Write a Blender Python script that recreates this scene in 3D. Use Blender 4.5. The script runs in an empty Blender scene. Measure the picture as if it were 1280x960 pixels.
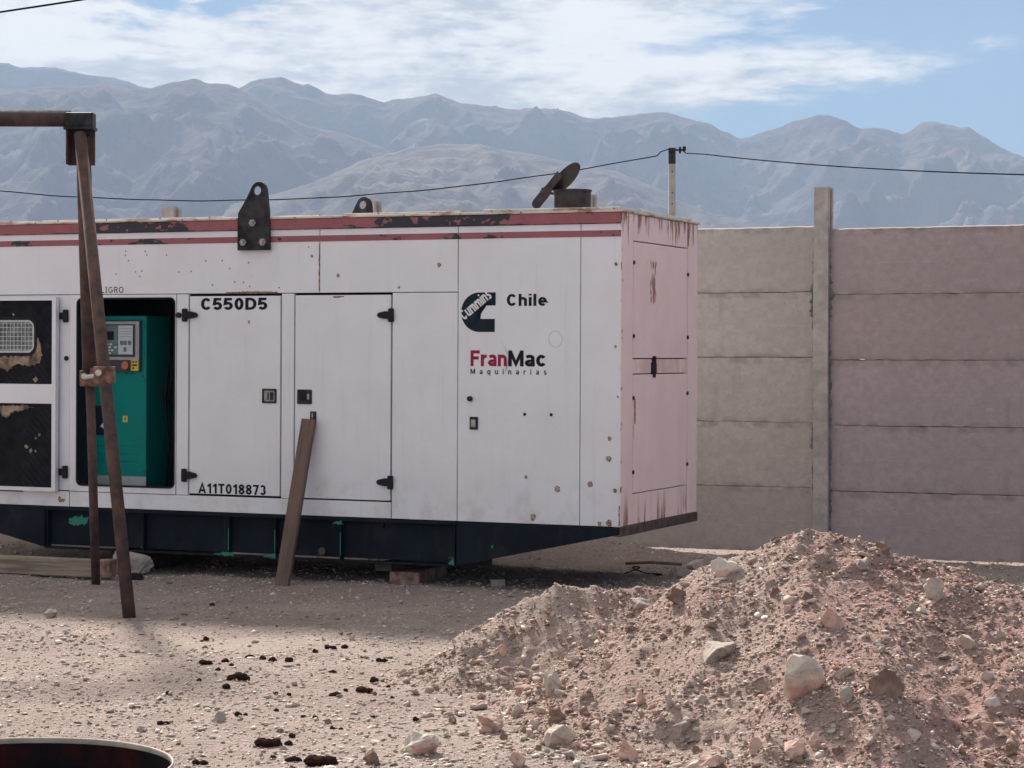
import bpy, bmesh, math, random
import numpy as np
from mathutils import Vector, Matrix, noise as mnoise

# ------------------------------------------------------------------ camera, sky, sun, exposure
sc = bpy.context.scene
COL = sc.collection
CAM_H = 1.6
cam_d = bpy.data.cameras.new('camera')
cam = bpy.data.objects.new('camera', cam_d); COL.objects.link(cam)
cam.location = (0, 0, CAM_H); cam.rotation_euler = (math.radians(90), 0, 0)
cam_d.sensor_width = 36.0; cam_d.lens = 36.0 * 2800 / 1280
cam_d.shift_y = -35 / 1280
cam_d.clip_start = 0.1; cam_d.clip_end = 40000
sc.camera = cam

SUN_TO = Vector((-0.419, 1.287, 1.0)).normalized()
sun_d = bpy.data.lights.new('sun', 'SUN'); sun = bpy.data.objects.new('sun', sun_d); COL.objects.link(sun)
sun_d.energy = 5.0; sun_d.angle = math.radians(5.0); sun_d.color = (1.0, 0.92, 0.82)
sun.rotation_euler = (-SUN_TO).to_track_quat('-Z', 'Y').to_euler(); sun.location = (-10, 30, 30)

sc.view_settings.view_transform = 'Standard'; sc.view_settings.look = 'None'
sc.view_settings.exposure = 0.95; sc.view_settings.gamma = 1.0
sc.cycles.use_denoising = True
sc.cycles.max_bounces = 6; sc.cycles.volume_bounces = 1
sc.cycles.use_adaptive_sampling = True


class NT:
    """small node-tree helper"""
    def __init__(self, nt):
        self.nt = nt
    def n(self, kind, **kw):
        nd = self.nt.nodes.new(kind)
        for k, v in kw.items():
            setattr(nd, k, v)
        return nd
    def put(self, sock, v):
        if isinstance(v, bpy.types.NodeSocket):
            self.nt.links.new(v, sock)
        elif isinstance(v, (tuple, list)) and len(v) == 3 and sock.type == 'RGBA':
            sock.default_value = (*v, 1)
        else:
            sock.default_value = v
    def m(self, op, a, b=0.0, c=0.0, clamp=False):
        nd = self.n('ShaderNodeMath', operation=op, use_clamp=clamp)
        for i, v in enumerate((a, b, c)):
            self.put(nd.inputs[i], v)
        return nd.outputs[0]
    def ss(self, v, lo, hi):
        nd = self.n('ShaderNodeMapRange', interpolation_type='SMOOTHSTEP')
        self.put(nd.inputs['Value'], v); nd.inputs['From Min'].default_value = lo; nd.inputs['From Max'].default_value = hi
        return nd.outputs[0]
    def mix(self, f, a, b, blend='MIX'):
        nd = self.n('ShaderNodeMix', data_type='RGBA', blend_type=blend)
        self.put(nd.inputs[0], f); self.put(nd.inputs[6], a); self.put(nd.inputs[7], b)
        return nd.outputs[2]
    def noise(self, vec, scale, detail=4, rough=0.55, dist=0.0):
        nd = self.n('ShaderNodeTexNoise')
        self.put(nd.inputs['Vector'], vec); nd.inputs['Scale'].default_value = scale
        nd.inputs['Detail'].default_value = detail; nd.inputs['Roughness'].default_value = rough
        nd.inputs['Distortion'].default_value = dist
        return nd.outputs[0]
    def scalev(self, vec, s):
        nd = self.n('ShaderNodeVectorMath', operation='MULTIPLY')
        self.put(nd.inputs[0], vec); nd.inputs[1].default_value = s
        return nd.outputs[0]
    def addv(self, vec, s):
        nd = self.n('ShaderNodeVectorMath', operation='ADD')
        self.put(nd.inputs[0], vec); nd.inputs[1].default_value = s
        return nd.outputs[0]
    def sep(self, vec):
        nd = self.n('ShaderNodeSeparateXYZ'); self.put(nd.inputs[0], vec)
        return nd.outputs
    def window(self, x, c, w, soft):
        """1 inside |x-c|<w, falling to 0 over soft"""
        d = self.m('ABSOLUTE', self.m('SUBTRACT', x, c))
        return self.ss(d, w + soft, w - soft * 0.2)


world = bpy.data.worlds.new('World'); sc.world = world; world.use_nodes = True
wt = world.node_tree; wt.nodes.clear(); W = NT(wt)
w_out = W.n('ShaderNodeOutputWorld'); w_bg = W.n('ShaderNodeBackground')
w_bg.inputs['Strength'].default_value = 0.1
sky = W.n('ShaderNodeTexSky', sky_type='NISHITA', sun_disc=False)
sky.sun_elevation = math.asin(SUN_TO.z); sky.sun_rotation = math.atan2(SUN_TO.x, SUN_TO.y)
sky.altitude = 400; sky.air_density = 1.0; sky.dust_density = 0.6; sky.ozone_density = 2.0
gen = W.n('ShaderNodeTexCoord').outputs['Generated']
dx, dy, dz = W.sep(gen)
az = W.m('ARCTAN2', dx, dy); el = W.m('ARCSINE', dz)
n_big = W.noise(W.scalev(gen, (9, 9, 30)), 1.0, 6, 0.6, 0.4)
n_fine = W.noise(W.scalev(gen, (26, 26, 110)), 1.0, 6, 0.62, 0.3)
n_mix = W.m('ADD', W.m('MULTIPLY', n_big, 0.5), W.m('MULTIPLY', n_fine, 0.5))
n0 = W.m('SUBTRACT', n_mix, 0.5)
# cloud deck on the left and overhead, its edge running down to the left
lineA = W.m('SUBTRACT', el, W.m('ADD', W.m('MULTIPLY', W.m('SUBTRACT', az, 0.138), 0.27), 0.157))
n_wide = W.noise(W.scalev(gen, (3.2, 3.2, 5.0)), 1.0, 5, 0.6, 0.3)
gaps = W.m('MULTIPLY', W.m('SUBTRACT', W.m('ADD', W.m('MULTIPLY', n_wide, 0.75), W.m('MULTIPLY', n_big, 0.25)), 0.47), 0.55)
lineA = W.m('MINIMUM', lineA, W.m('ADD', gaps, 0.045))
mA = W.ss(W.m('ADD', lineA, W.m('MULTIPLY', n0, 0.085)), -0.008, 0.014)
# a tongue of thin cloud reaching to the right
cB = W.m('ADD', W.m('MULTIPLY', W.m('SUBTRACT', az, 0.057), 0.10), 0.117)
wB = W.m('SUBTRACT', 0.021, W.m('MULTIPLY', W.m('SUBTRACT', az, 0.057), 0.12))
mB = W.ss(W.m('ADD', W.m('SUBTRACT', wB, W.m('ABSOLUTE', W.m('SUBTRACT', el, cB))), W.m('MULTIPLY', n0, 0.075)), -0.006, 0.012)
mB = W.m('MULTIPLY', mB, W.ss(az, 0.30, 0.16))
mC = W.m('MAXIMUM', mA, mB)
n_tiny = W.noise(W.scalev(gen, (70, 70, 300)), 1.0, 5, 0.6, 0.2)
c_var = W.ss(W.m('ADD', W.m('ADD', W.m('MULTIPLY', n_big, 0.45), W.m('MULTIPLY', n_fine, 0.35)), W.m('MULTIPLY', n_tiny, 0.20)), 0.40, 0.56)
cloud = W.mix(c_var, (2.5, 2.5, 2.35), (5.7, 5.3, 4.5))
skyc = W.mix(1.0, sky.outputs[0], (0.125, 0.21, 0.265), 'MULTIPLY')
W.put(w_bg.inputs['Color'], W.mix(W.m('MULTIPLY', mC, 0.94), skyc, cloud))
wt.links.new(w_bg.outputs[0], w_out.inputs['Surface'])

# ------------------------------------------------------------------ materials
MATS = {}
def pmat(name, base, rough=0.7, metal=0.0, var=0.12, scale=8.0, tint=None, bump=0.0, bscale=60.0, spec=0.5, stretch=(1, 1, 1), extra=None, bdist=0.01):
    m = bpy.data.materials.new(name); m.use_nodes = True
    T = NT(m.node_tree); b = m.node_tree.nodes['Principled BSDF']
    co = T.n('ShaderNodeTexCoord').outputs['Object']
    cs = T.scalev(co, stretch)
    f = T.ss(T.noise(cs, scale, 5, 0.6), 0.3, 0.7)
    lo = tuple(c * (1 - var) for c in base); hi = tuple(min(1, c * (1 + var)) for c in (tint or base))
    colr = T.mix(f, lo, hi)
    if extra:
        colr = extra(T, co, colr)
    T.put(b.inputs['Base Color'], colr)
    b.inputs['Roughness'].default_value = rough; b.inputs['Metallic'].default_value = metal
    b.inputs['Specular IOR Level'].default_value = spec
    if bump > 0:
        bn = T.n('ShaderNodeBump'); bn.inputs['Strength'].default_value = bump; bn.inputs['Distance'].default_value = bdist
        T.put(bn.inputs['Height'], T.noise(cs, bscale, 5, 0.65)); T.put(b.inputs['Normal'], bn.outputs[0])
    MATS[name] = m
    return m

def ex_white(T, co, c):
    # faint grime runs and chips
    st = T.ss(T.noise(T.scalev(co, (14, 14, 0.9)), 1.0, 5, 0.65), 0.52, 0.82)
    c = T.mix(T.m('MULTIPLY', st, 0.22), c, (0.44, 0.41, 0.36))
    x, y, z = T.sep(co)
    low = T.m('MULTIPLY', T.ss(z, 0.95, 0.45), T.ss(T.noise(co, 5, 5, 0.6), 0.42, 0.75))
    c = T.mix(T.m('MULTIPLY', low, 0.5), c, (0.42, 0.38, 0.31))
    warm = T.ss(T.noise(T.scalev(co, (1.2, 1.2, 1.8)), 1.0, 5, 0.6), 0.5, 0.75)
    c = T.mix(T.m('MULTIPLY', warm, 0.22), c, (0.66, 0.60, 0.55))
    chip = T.ss(T.noise(co, 16, 3, 0.6), 0.745, 0.765)
    return T.mix(T.m('MULTIPLY', chip, 0.6), c, (0.32, 0.22, 0.15))
pmat('white_paint', (0.78, 0.775, 0.82), 0.5, 0, 0.03, 2.5, extra=ex_white, bump=0.5, bscale=1.6, bdist=0.02)

def ex_pink(T, co, c):
    x, y, z = T.sep(co)
    runs = T.noise(T.scalev(co, (10, 13, 1.3)), 1.0, 5, 0.7)
    top = T.ss(z, 2.18, 2.60)
    rust = T.ss(T.m('ADD', runs, T.m('MULTIPLY', top, 0.17)), 0.67, 0.71)
    # one long run in the middle of the upper panel
    r1 = T.m('MULTIPLY', T.window(T.m('ADD', y, T.m('MULTIPLY', T.noise(co, 9, 2), 0.14)), 0.71, 0.035, 0.03), T.window(z, 2.11, 0.13, 0.03))
    r1 = T.m('MULTIPLY', r1, T.ss(T.noise(T.scalev(co, (20, 30, 9)), 1.0, 3), 0.40, 0.5))
    # chips along the nearest corner edge and the bottom
    edge = T.m('MULTIPLY', T.ss(y, 0.045, 0.0), T.ss(T.noise(co, 12, 3), 0.55, 0.62))
    low = T.m('MULTIPLY', T.ss(z, 0.72, 0.45), T.ss(runs, 0.55, 0.61))
    c = T.mix(T.m('MULTIPLY', T.ss(T.noise(T.scalev(co, (8, 8, 0.7)), 1, 4), 0.45, 0.75), 0.12), c, (0.70, 0.50, 0.46))
    band = T.m('MULTIPLY', T.window(z, 1.53, 0.045, 0.006), T.ss(T.noise(T.scalev(co, (9, 9, 3)), 1.0, 4, 0.6), 0.32, 0.62))
    band = T.m('MULTIPLY', band, T.window(y, 0.81, 0.57, 0.005))
    c = T.mix(T.m('MULTIPLY', band, 0.6), c, (0.62, 0.43, 0.32))
    allr = T.m('MAXIMUM', T.m('MAXIMUM', rust, r1), T.m('MAXIMUM', edge, low))
    return T.mix(allr, c, T.mix(T.noise(co, 40, 3), (0.20, 0.07, 0.035), (0.48, 0.22, 0.12)))
pmat('pink_cast_paint', (0.97, 0.735, 0.715), 0.55, 0, 0.04, 3, extra=ex_pink, bump=0.04, bscale=5)  # the pink is reddish light on this end, painted into the base colour

def ex_red(T, co, c):
    x, y, z = T.sep(co)
    n = T.noise(T.scalev(co, (7, 7, 13)), 1.0, 4, 0.6, 0.3)
    w = T.m('MAXIMUM', T.window(x, -3.79, 0.36, 0.18), T.m('MAXIMUM', T.window(x, -1.10, 0.28, 0.25), T.window(x, -1.62, 0.14, 0.18)))
    w = T.m('MAXIMUM', w, T.m('MULTIPLY', T.window(x, -4.83, 0.12, 0.05), T.ss(z, 2.46, 2.44)))
    lip = T.m('MULTIPLY', T.ss(T.m('ABSOLUTE', T.m('SUBTRACT', z, 2.489)), 0.012, 0.0), 0.22)
    lower = T.ss(z, 2.46, 2.44)
    v = T.m('ADD', T.m('ADD', n, T.m('MULTIPLY', w, T.m('SUBTRACT', 0.24, T.m('MULTIPLY', lower, 0.12)))), lip)
    c = T.mix(T.m('MULTIPLY', T.ss(T.noise(co, 5, 4), 0.4, 0.8), 0.4), c, (0.34, 0.13, 0.14))
    return T.mix(T.ss(v, 0.655, 0.668), c, (0.018, 0.02, 0.03))
pmat('red_stripe', (0.30, 0.09, 0.105), 0.55, 0, 0.10, 6, extra=ex_red)

def ex_roof(T, co, c):
    r = T.ss(T.noise(T.scalev(co, (4, 4, 18)), 1.0, 5, 0.7), 0.5, 0.62)
    return T.mix(r, c, T.mix(T.noise(co, 30), (0.20, 0.08, 0.05), (0.42, 0.24, 0.16)))
pmat('roof_paint', (0.60, 0.55, 0.48), 0.7, 0, 0.1, 6, extra=ex_roof)

def ex_base(T, co, c):
    d = T.ss(T.noise(T.scalev(co, (3, 3, 3)), 1.0, 5, 0.65), 0.5, 0.78)
    c = T.mix(T.m('MULTIPLY', d, 0.4), c, (0.055, 0.048, 0.042))
    s = T.ss(T.noise(T.scalev(co, (22, 22, 1.2)), 1.0, 4, 0.6), 0.6, 0.8)
    c = T.mix(T.m('MULTIPLY', s, 0.3), c, (0.07, 0.065, 0.055))
    g = T.ss(T.noise(co, 6, 4, 0.6), 0.715, 0.73)
    return T.mix(g, c, (0.015, 0.20, 0.15))
pmat('base_paint', (0.007, 0.013, 0.021), 0.65, 0, 0.25, 5, extra=ex_base, bump=0.1, bscale=20, spec=0.12)
pmat('rail_brown', (0.065, 0.045, 0.045), 0.75, 0, 0.3, 12, tint=(0.10, 0.068, 0.064), bump=0.2)
pmat('dark_inside', (0.02, 0.03, 0.04), 0.8, 0, 0.3, 4, spec=0.12)
pmat('teal_inside', (0.002, 0.075, 0.075), 0.6, 0, 0.2, 4, spec=0.12)
pmat('teal_paint', (0.0, 0.20, 0.175), 0.45, 0, 0.08, 3, spec=0.12)
pmat('teal_spot', (0.01, 0.20, 0.15), 0.6, 0, 0.2, 30)
pmat('grey_metal', (0.34, 0.34, 0.36), 0.55, 0.2, 0.15, 8)
pmat('black_plastic', (0.018, 0.018, 0.022), 0.45, 0, 0.2, 20, spec=0.12)
pmat('black_steel', (0.022, 0.023, 0.028), 0.55, 0.1, 0.35, 9, tint=(0.042, 0.041, 0.043), bump=0.1, spec=0.12)
pmat('stack_steel', (0.030, 0.026, 0.030), 0.7, 0.0, 0.3, 9, tint=(0.048, 0.040, 0.042), spec=0.2)
pmat('bolt_steel', (0.33, 0.31, 0.30), 0.5, 0.6, 0.3, 40)
pmat('letter_black', (0.014, 0.015, 0.022), 0.6, 0, 0.25, 30, spec=0.12)
pmat('letter_red', (0.33, 0.02, 0.06), 0.6, 0, 0.15, 30, spec=0.12)
pmat('letter_white', (0.75, 0.75, 0.78), 0.6, 0, 0.04, 30)
pmat('navy', (0.010, 0.022, 0.034), 0.5, 0, 0.3, 14, spec=0.12)
pmat('rust_spot', (0.20, 0.09, 0.05), 0.9, 0, 0.4, 70, tint=(0.36, 0.20, 0.12))
pmat('scratch', (0.55, 0.53, 0.50), 0.8, 0, 0.1, 60)
pmat('fascia', (0.06, 0.065, 0.075), 0.5, 0, 0.15, 10, spec=0.12)
pmat('display_dark', (0.09, 0.14, 0.16), 0.3, 0, 0.2, 20)
pmat('display_pale', (0.50, 0.54, 0.57), 0.4, 0, 0.06, 20)
pmat('key_pale', (0.62, 0.66, 0.68), 0.5, 0, 0.06, 20)
pmat('estop', (0.42, 0.12, 0.06), 0.45, 0, 0.1, 20)
pmat('yellow_tag', (0.62, 0.45, 0.05), 0.6, 0, 0.1, 20)
pmat('wire_grey', (0.55, 0.57, 0.57), 0.5, 0.3, 0.1, 20)
pmat('pane_dusty', (0.12, 0.13, 0.135), 0.4, 0, 0.35, 14, tint=(0.20, 0.21, 0.21))
def ex_foam(T, co, c):
    wv = T.n('ShaderNodeTexWave', wave_type='BANDS', bands_direction='DIAGONAL')
    T.put(wv.inputs['Vector'], T.scalev(co, (1, 0, 1))); wv.inputs['Scale'].default_value = 11; wv.inputs['Distortion'].default_value = 1.5
    c = T.mix(T.m('MULTIPLY', T.m('MULTIPLY', wv.outputs[1], T.ss(T.noise(co, 4, 3), 0.4, 0.65)), 0.5), c, (0.035, 0.037, 0.045))
    t = T.ss(T.noise(co, 7, 5, 0.7), 0.66, 0.72)
    return T.mix(T.m('MULTIPLY', t, 0.6), c, (0.15, 0.13, 0.11))
pmat('foam_black', (0.014, 0.015, 0.02), 0.95, 0, 0.3, 12, extra=ex_foam, bump=0.6, bscale=50, spec=0.12)
pmat('foam_torn', (0.13, 0.085, 0.055), 0.95, 0, 0.5, 12, tint=(0.27, 0.20, 0.145), bump=0.7, bscale=40)
def ex_pipe(T, co, c):
    r = T.ss(T.noise(co, 9, 5, 0.7), 0.42, 0.66)
    return T.mix(r, c, (0.135, 0.065, 0.05))
pmat('rusty_pipe', (0.062, 0.042, 0.04), 0.75, 0.15, 0.3, 14, extra=ex_pipe, bump=0.25, bscale=40)
pmat('rust_clamp', (0.11, 0.055, 0.042), 0.85, 0.1, 0.4, 20, tint=(0.24, 0.13, 0.09), bump=0.4)
pmat('zinc', (0.55, 0.52, 0.48), 0.45, 0.5, 0.2, 30)
def ex_wood(T, co, c):
    g = T.noise(T.scalev(co, (40, 40, 2.0)), 1.0, 4, 0.6)
    return T.mix(T.ss(g, 0.4, 0.7), c, (0.105, 0.066, 0.054))
pmat('plank_wood', (0.17, 0.108, 0.085), 0.85, 0, 0.15, 4, extra=ex_wood, bump=0.3, bscale=30)
def ex_tim(T, co, c):
    g = T.noise(T.scalev(co, (2.0, 40, 40)), 1.0, 4, 0.6)
    return T.mix(T.ss(g, 0.35, 0.7), c, (0.16, 0.12, 0.09))
pmat('timber_grey', (0.34, 0.27, 0.21), 0.9, 0, 0.15, 4, extra=ex_tim, bump=0.4, bscale=25)
pmat('timber_red', (0.22, 0.085, 0.075), 0.9, 0, 0.4, 14, tint=(0.27, 0.19, 0.15), bump=0.3)
pmat('timber_dark', (0.07, 0.055, 0.05), 0.9, 0, 0.3, 14)
def ex_drum(T, co, c):
    return T.mix(T.ss(T.noise(co, 5, 5, 0.6), 0.48, 0.66), c, (0.055, 0.008, 0.010))
pmat('drum_inside', (0.008, 0.007, 0.009), 0.8, 0, 0.3, 6, extra=ex_drum, spec=0.12)
pmat('drum_rim', (0.42, 0.36, 0.30), 0.7, 0.0, 0.2, 20)
pmat('drum_outside', (0.10, 0.03, 0.03), 0.6, 0.1, 0.4, 8)
pmat('cable_black', (0.008, 0.009, 0.013), 1.0, 0, 0.1, 10, spec=0.0)
pmat('pole_concrete', (0.36, 0.35, 0.32), 0.9, 0, 0.12, 6, bump=0.2)

def concrete(name, base, tint):
    def ex(T, co, c):
        x, y, z = T.sep(co)
        rnd = T.n('ShaderNodeObjectInfo').outputs['Random']
        sh = T.n('ShaderNodeCombineXYZ'); T.put(sh.inputs[0], T.m('MULTIPLY', rnd, 37.0)); T.put(sh.inputs[2], T.m('MULTIPLY', rnd, 17.0))
        v2 = T.n('ShaderNodeVectorMath', operation='ADD'); T.put(v2.inputs[0], co); T.put(v2.inputs[1], sh.outputs[0])
        p = v2.outputs[0]
        big = T.noise(T.scalev(p, (1.3, 1.3, 2.6)), 1.0, 6, 0.65)
        c = T.mix(T.m('MULTIPLY', T.ss(big, 0.35, 0.7), 0.55), c, tint)
        # form-board mark along the middle, pores and scrapes
        ln = T.m('ADD', z, T.m('MULTIPLY', T.noise(T.scalev(p, (3, 3, 3)), 1.0, 3), 0.012))
        mid = T.m('MULTIPLY', T.window(ln, 0.256, 0.004, 0.006), T.ss(T.noise(p, 4, 3), 0.40, 0.6))
        c = T.mix(T.m('MULTIPLY', mid, 0.13), c, (0.58, 0.54, 0.49))
        edge = T.ss(T.m('ABSOLUTE', T.m('SUBTRACT', z, 0.25)), 0.195, 0.245)
        c = T.mix(T.m('MULTIPLY', T.m('MULTIPLY', edge, T.ss(T.noise(p, 10, 4), 0.4, 0.65)), 0.5), c, (0.17, 0.15, 0.135))
        pore = T.ss(T.noise(p, 34, 3, 0.6), 0.66, 0.72)
        c = T.mix(T.m('MULTIPLY', pore, 0.35), c, (0.13, 0.12, 0.11))
        pale = T.ss(T.noise(T.scalev(p, (6, 6, 9)), 1.0, 6, 0.75), 0.60, 0.68)
        c = T.mix(T.m('MULTIPLY', pale, 0.30), c, (0.56, 0.52, 0.47))
        run = T.m('MULTIPLY', T.ss(T.noise(T.scalev(p, (7, 7, 0.8)), 1.0, 4, 0.6), 0.56, 0.72), T.ss(T.noise(p, 1.7, 3), 0.45, 0.65))
        c = T.mix(T.m('MULTIPLY', run, 0.4), c, (0.20, 0.17, 0.15))
        return T.mix(T.m('MULTIPLY', rnd, 0.28), c, (0.30, 0.24, 0.22))
    pmat(name, base, 0.92, 0, 0.10, 20, extra=ex, bump=0.5, bscale=70)
concrete('concrete', (0.435, 0.39, 0.36), (0.365, 0.325, 0.298))
concrete('concrete_pink_cast', (0.405, 0.33, 0.325), (0.345, 0.28, 0.275))  # pink light on the right-hand bays, mixed into the concrete colour
pmat('post_concrete', (0.36, 0.315, 0.30), 0.92, 0, 0.12, 9, tint=(0.41, 0.37, 0.35), bump=0.5, bscale=60)
pmat('mortar', (0.15, 0.145, 0.135), 0.95, 0, 0.3, 20, bump=0.6)

def ex_ground(T, co, c):
    x, y, z = T.sep(co)
    big = T.noise(co, 0.9, 5, 0.6)
    c = T.mix(T.ss(big, 0.35, 0.68), c, (0.37, 0.29, 0.27))
    spk = T.noise(co, 55, 3, 0.7)
    c = T.mix(T.m('MULTIPLY', T.ss(spk, 0.54, 0.66), 0.6), c, (0.47, 0.41, 0.35))
    spd = T.noise(T.addv(co, (9, 4, 0)), 42, 3, 0.7)
    c = T.mix(T.m('MULTIPLY', T.ss(spd, 0.56, 0.66), 0.6), c, (0.13, 0.10, 0.085))
    # patch of pale dust
    e = T.m('ADD', T.m('POWER', T.m('DIVIDE', T.m('SUBTRACT', x, -1.55), 0.62), 2.0), T.m('POWER', T.m('DIVIDE', T.m('SUBTRACT', y, 12.42), 0.42), 2.0))
    d = T.ss(T.m('ADD', e, T.m('MULTIPLY', T.m('SUBTRACT', T.noise(co, 4, 4), 0.5), 2.2)), 1.2, 0.1)
    return T.mix(T.m('MULTIPLY', d, 0.5), c, (0.50, 0.44, 0.39))
pmat('ground_dirt', (0.44, 0.36, 0.335), 0.95, 0, 0.12, 3, extra=ex_ground, bump=1.0, bscale=38, spec=0.1, bdist=0.05)
def ex_mound(T, co, c):
    big = T.noise(co, 1.6, 5, 0.6)
    c = T.mix(T.ss(big, 0.40, 0.65), c, (0.40, 0.285, 0.255))
    x, y, z = T.sep(co)
    red = T.ss(T.m('ADD', x, T.m('MULTIPLY', big, 1.2)), 0.9, 2.6)
    c = T.mix(T.m('MULTIPLY', red, 0.65), c, (0.46, 0.275, 0.25))
    spk = T.noise(co, 60, 3, 0.7)
    c = T.mix(T.m('MULTIPLY', T.ss(spk, 0.55, 0.68), 0.5), c, (0.45, 0.37, 0.32))
    spd = T.noise(T.addv(co, (9, 4, 0)), 45, 3, 0.7)
    return T.mix(T.m('MULTIPLY', T.ss(spd, 0.55, 0.66), 0.5), c, (0.12, 0.085, 0.07))
pmat('mound_dirt', (0.47, 0.375, 0.335), 0.95, 0, 0.12, 4, extra=ex_mound, bump=1.0, bscale=40, spec=0.1, bdist=0.05)

def attr_mat(name, rough=0.9, bump=0.4, bscale=60):
    m = bpy.data.materials.new(name); m.use_nodes = True
    T = NT(m.node_tree); b = m.node_tree.nodes['Principled BSDF']
    a = T.n('ShaderNodeAttribute', attribute_name='Col')
    co = T.n('ShaderNodeTexCoord').outputs['Object']
    T.put(b.inputs['Base Color'], T.mix(T.m('MULTIPLY', T.ss(T.noise(co, 90, 3), 0.3, 0.7), 0.3), a.outputs[0], (0.24, 0.19, 0.16)))
    b.inputs['Roughness'].default_value = rough; b.inputs['Specular IOR Level'].default_value = 0.25
    MATS[name] = m
attr_mat('pebbles')
def rock_mat(name, base, tint, third):
    def ex(T, co, c):
        c = T.mix(T.ss(T.noise(co, 3.2, 4, 0.6), 0.46, 0.56), c, tint)
        c = T.mix(T.m('MULTIPLY', T.ss(T.noise(co, 9, 5, 0.7), 0.52, 0.66), 0.55), c, third)
        return T.mix(T.m('MULTIPLY', T.ss(T.noise(co, 40, 3, 0.7), 0.55, 0.7), 0.4), c, (0.16, 0.13, 0.115))
    pmat(name, base, 0.9, 0, 0.15, 14, extra=ex, bump=0.7, bscale=22, spec=0.25)
rock_mat('rock_pale', (0.50, 0.42, 0.36), (0.43, 0.335, 0.28), (0.56, 0.48, 0.42))
rock_mat('rock_pink', (0.52, 0.34, 0.285), (0.54, 0.42, 0.36), (0.48, 0.26, 0.21))  # pinks also carry the reddish light that falls on the stones
rock_mat('rock_grey', (0.34, 0.295, 0.265), (0.40, 0.335, 0.295), (0.26, 0.225, 0.205))
rock_mat('rock_brown', (0.20, 0.125, 0.10), (0.27, 0.19, 0.155), (0.15, 0.09, 0.075))
rock_mat('rock_pink_cast', (0.56, 0.51, 0.45), (0.54, 0.32, 0.26), (0.42, 0.38, 0.34))  # pink tint is reddish side light painted into a pale stone
pmat('dung_brown', (0.040, 0.022, 0.017), 1.0, 0, 0.35, 60, tint=(0.062, 0.036, 0.027), spec=0.0, bump=0.8, bscale=120)

def mountain_mat(name, base, tint):
    def ex(T, co, c):
        n = T.noise(co, 0.0035, 8, 0.65)
        c = T.mix(T.ss(n, 0.40, 0.62), c, tint)
        d = T.noise(co, 0.022, 5, 0.7)
        return T.mix(T.m('MULTIPLY', T.ss(d, 0.5, 0.68), 0.45), c, (0.06, 0.055, 0.052))
    pmat(name, base, 0.95, 0, 0.1, 0.01, extra=ex, spec=0.0, bump=0.9, bscale=0.02, bdist=14.0)
mountain_mat('mountain_far', (0.125, 0.108, 0.10), (0.08, 0.07, 0.067))
mountain_mat('mountain_near', (0.125, 0.11, 0.10), (0.092, 0.081, 0.077))
mountain_mat('mountain_foot', (0.15, 0.132, 0.119), (0.115, 0.10, 0.092))

# ------------------------------------------------------------------ helpers
def obj(name, me, mat=None, parent=None, loc=None):
    o = bpy.data.objects.new(name, me); COL.objects.link(o)
    if mat is not None and len(me.materials) == 0:
        me.materials.append(MATS[mat])
    if parent is not None:
        o.parent = parent
    if loc is not None:
        o.location = loc
    return o
def empty(name, loc=(0, 0, 0), rot=(0, 0, 0)):
    o = bpy.data.objects.new(name, None); COL.objects.link(o)
    o.location = loc; o.rotation_euler = rot; o.empty_display_size = 0.2
    return o
def tag(o, label, cat, group=None):
    o['label'] = label; o['category'] = cat
    if group: o['group'] = group
    return o
def bm_mesh(bm, name, smooth=False):
    me = bpy.data.meshes.new(name); bmesh.ops.recalc_face_normals(bm, faces=bm.faces)
    bm.to_mesh(me); bm.free()
    if smooth:
        me.polygons.foreach_set('use_smooth', [True] * len(me.polygons))
    return me
def add_box(bm, x0, x1, y0, y1, z0, z1, bev=0.0):
    r = bmesh.ops.create_cube(bm, size=1.0)
    M = Matrix.Translation(((x0 + x1) / 2, (y0 + y1) / 2, (z0 + z1) / 2)) @ Matrix.Diagonal((abs(x1 - x0), abs(y1 - y0), abs(z1 - z0), 1))
    bmesh.ops.transform(bm, matrix=M, verts=r['verts'])
    if bev > 0:
        es = {e for v in r['verts'] for e in v.link_edges}
        bmesh.ops.bevel(bm, geom=list(es), offset=bev, segments=2, affect='EDGES', profile=0.5)
def box(name, x0, x1, y0, y1, z0, z1, mat, parent, bev=0.003):
    bm = bmesh.new(); add_box(bm, x0, x1, y0, y1, z0, z1, bev)
    return obj(name, bm_mesh(bm, name), mat, parent)
def add_tube(bm, p0, p1, r0, r1=None, n=14, cap=True):
    p0 = Vector(p0); p1 = Vector(p1); r1 = r0 if r1 is None else r1
    d = p1 - p0; q = d.to_track_quat('Z', 'Y').to_matrix()
    ra = []; rb = []
    for i in range(n):
        a = 2 * math.pi * i / n; v = q @ Vector((math.cos(a), math.sin(a), 0))
        ra.append(bm.verts.new(p0 + v * r0)); rb.append(bm.verts.new(p1 + v * r1))
    for i in range(n):
        bm.faces.new((ra[i], ra[(i + 1) % n], rb[(i + 1) % n], rb[i]))
    if cap:
        bm.faces.new(ra[::-1]); bm.faces.new(rb)
def tube(name, p0, p1, r, mat, parent, n=14, r1=None):
    bm = bmesh.new(); add_tube(bm, p0, p1, r, r1, n)
    me = bm_mesh(bm, name)
    for p in me.polygons:
        p.use_smooth = len(p.vertices) == 4
    return obj(name, me, mat, parent)
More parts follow.
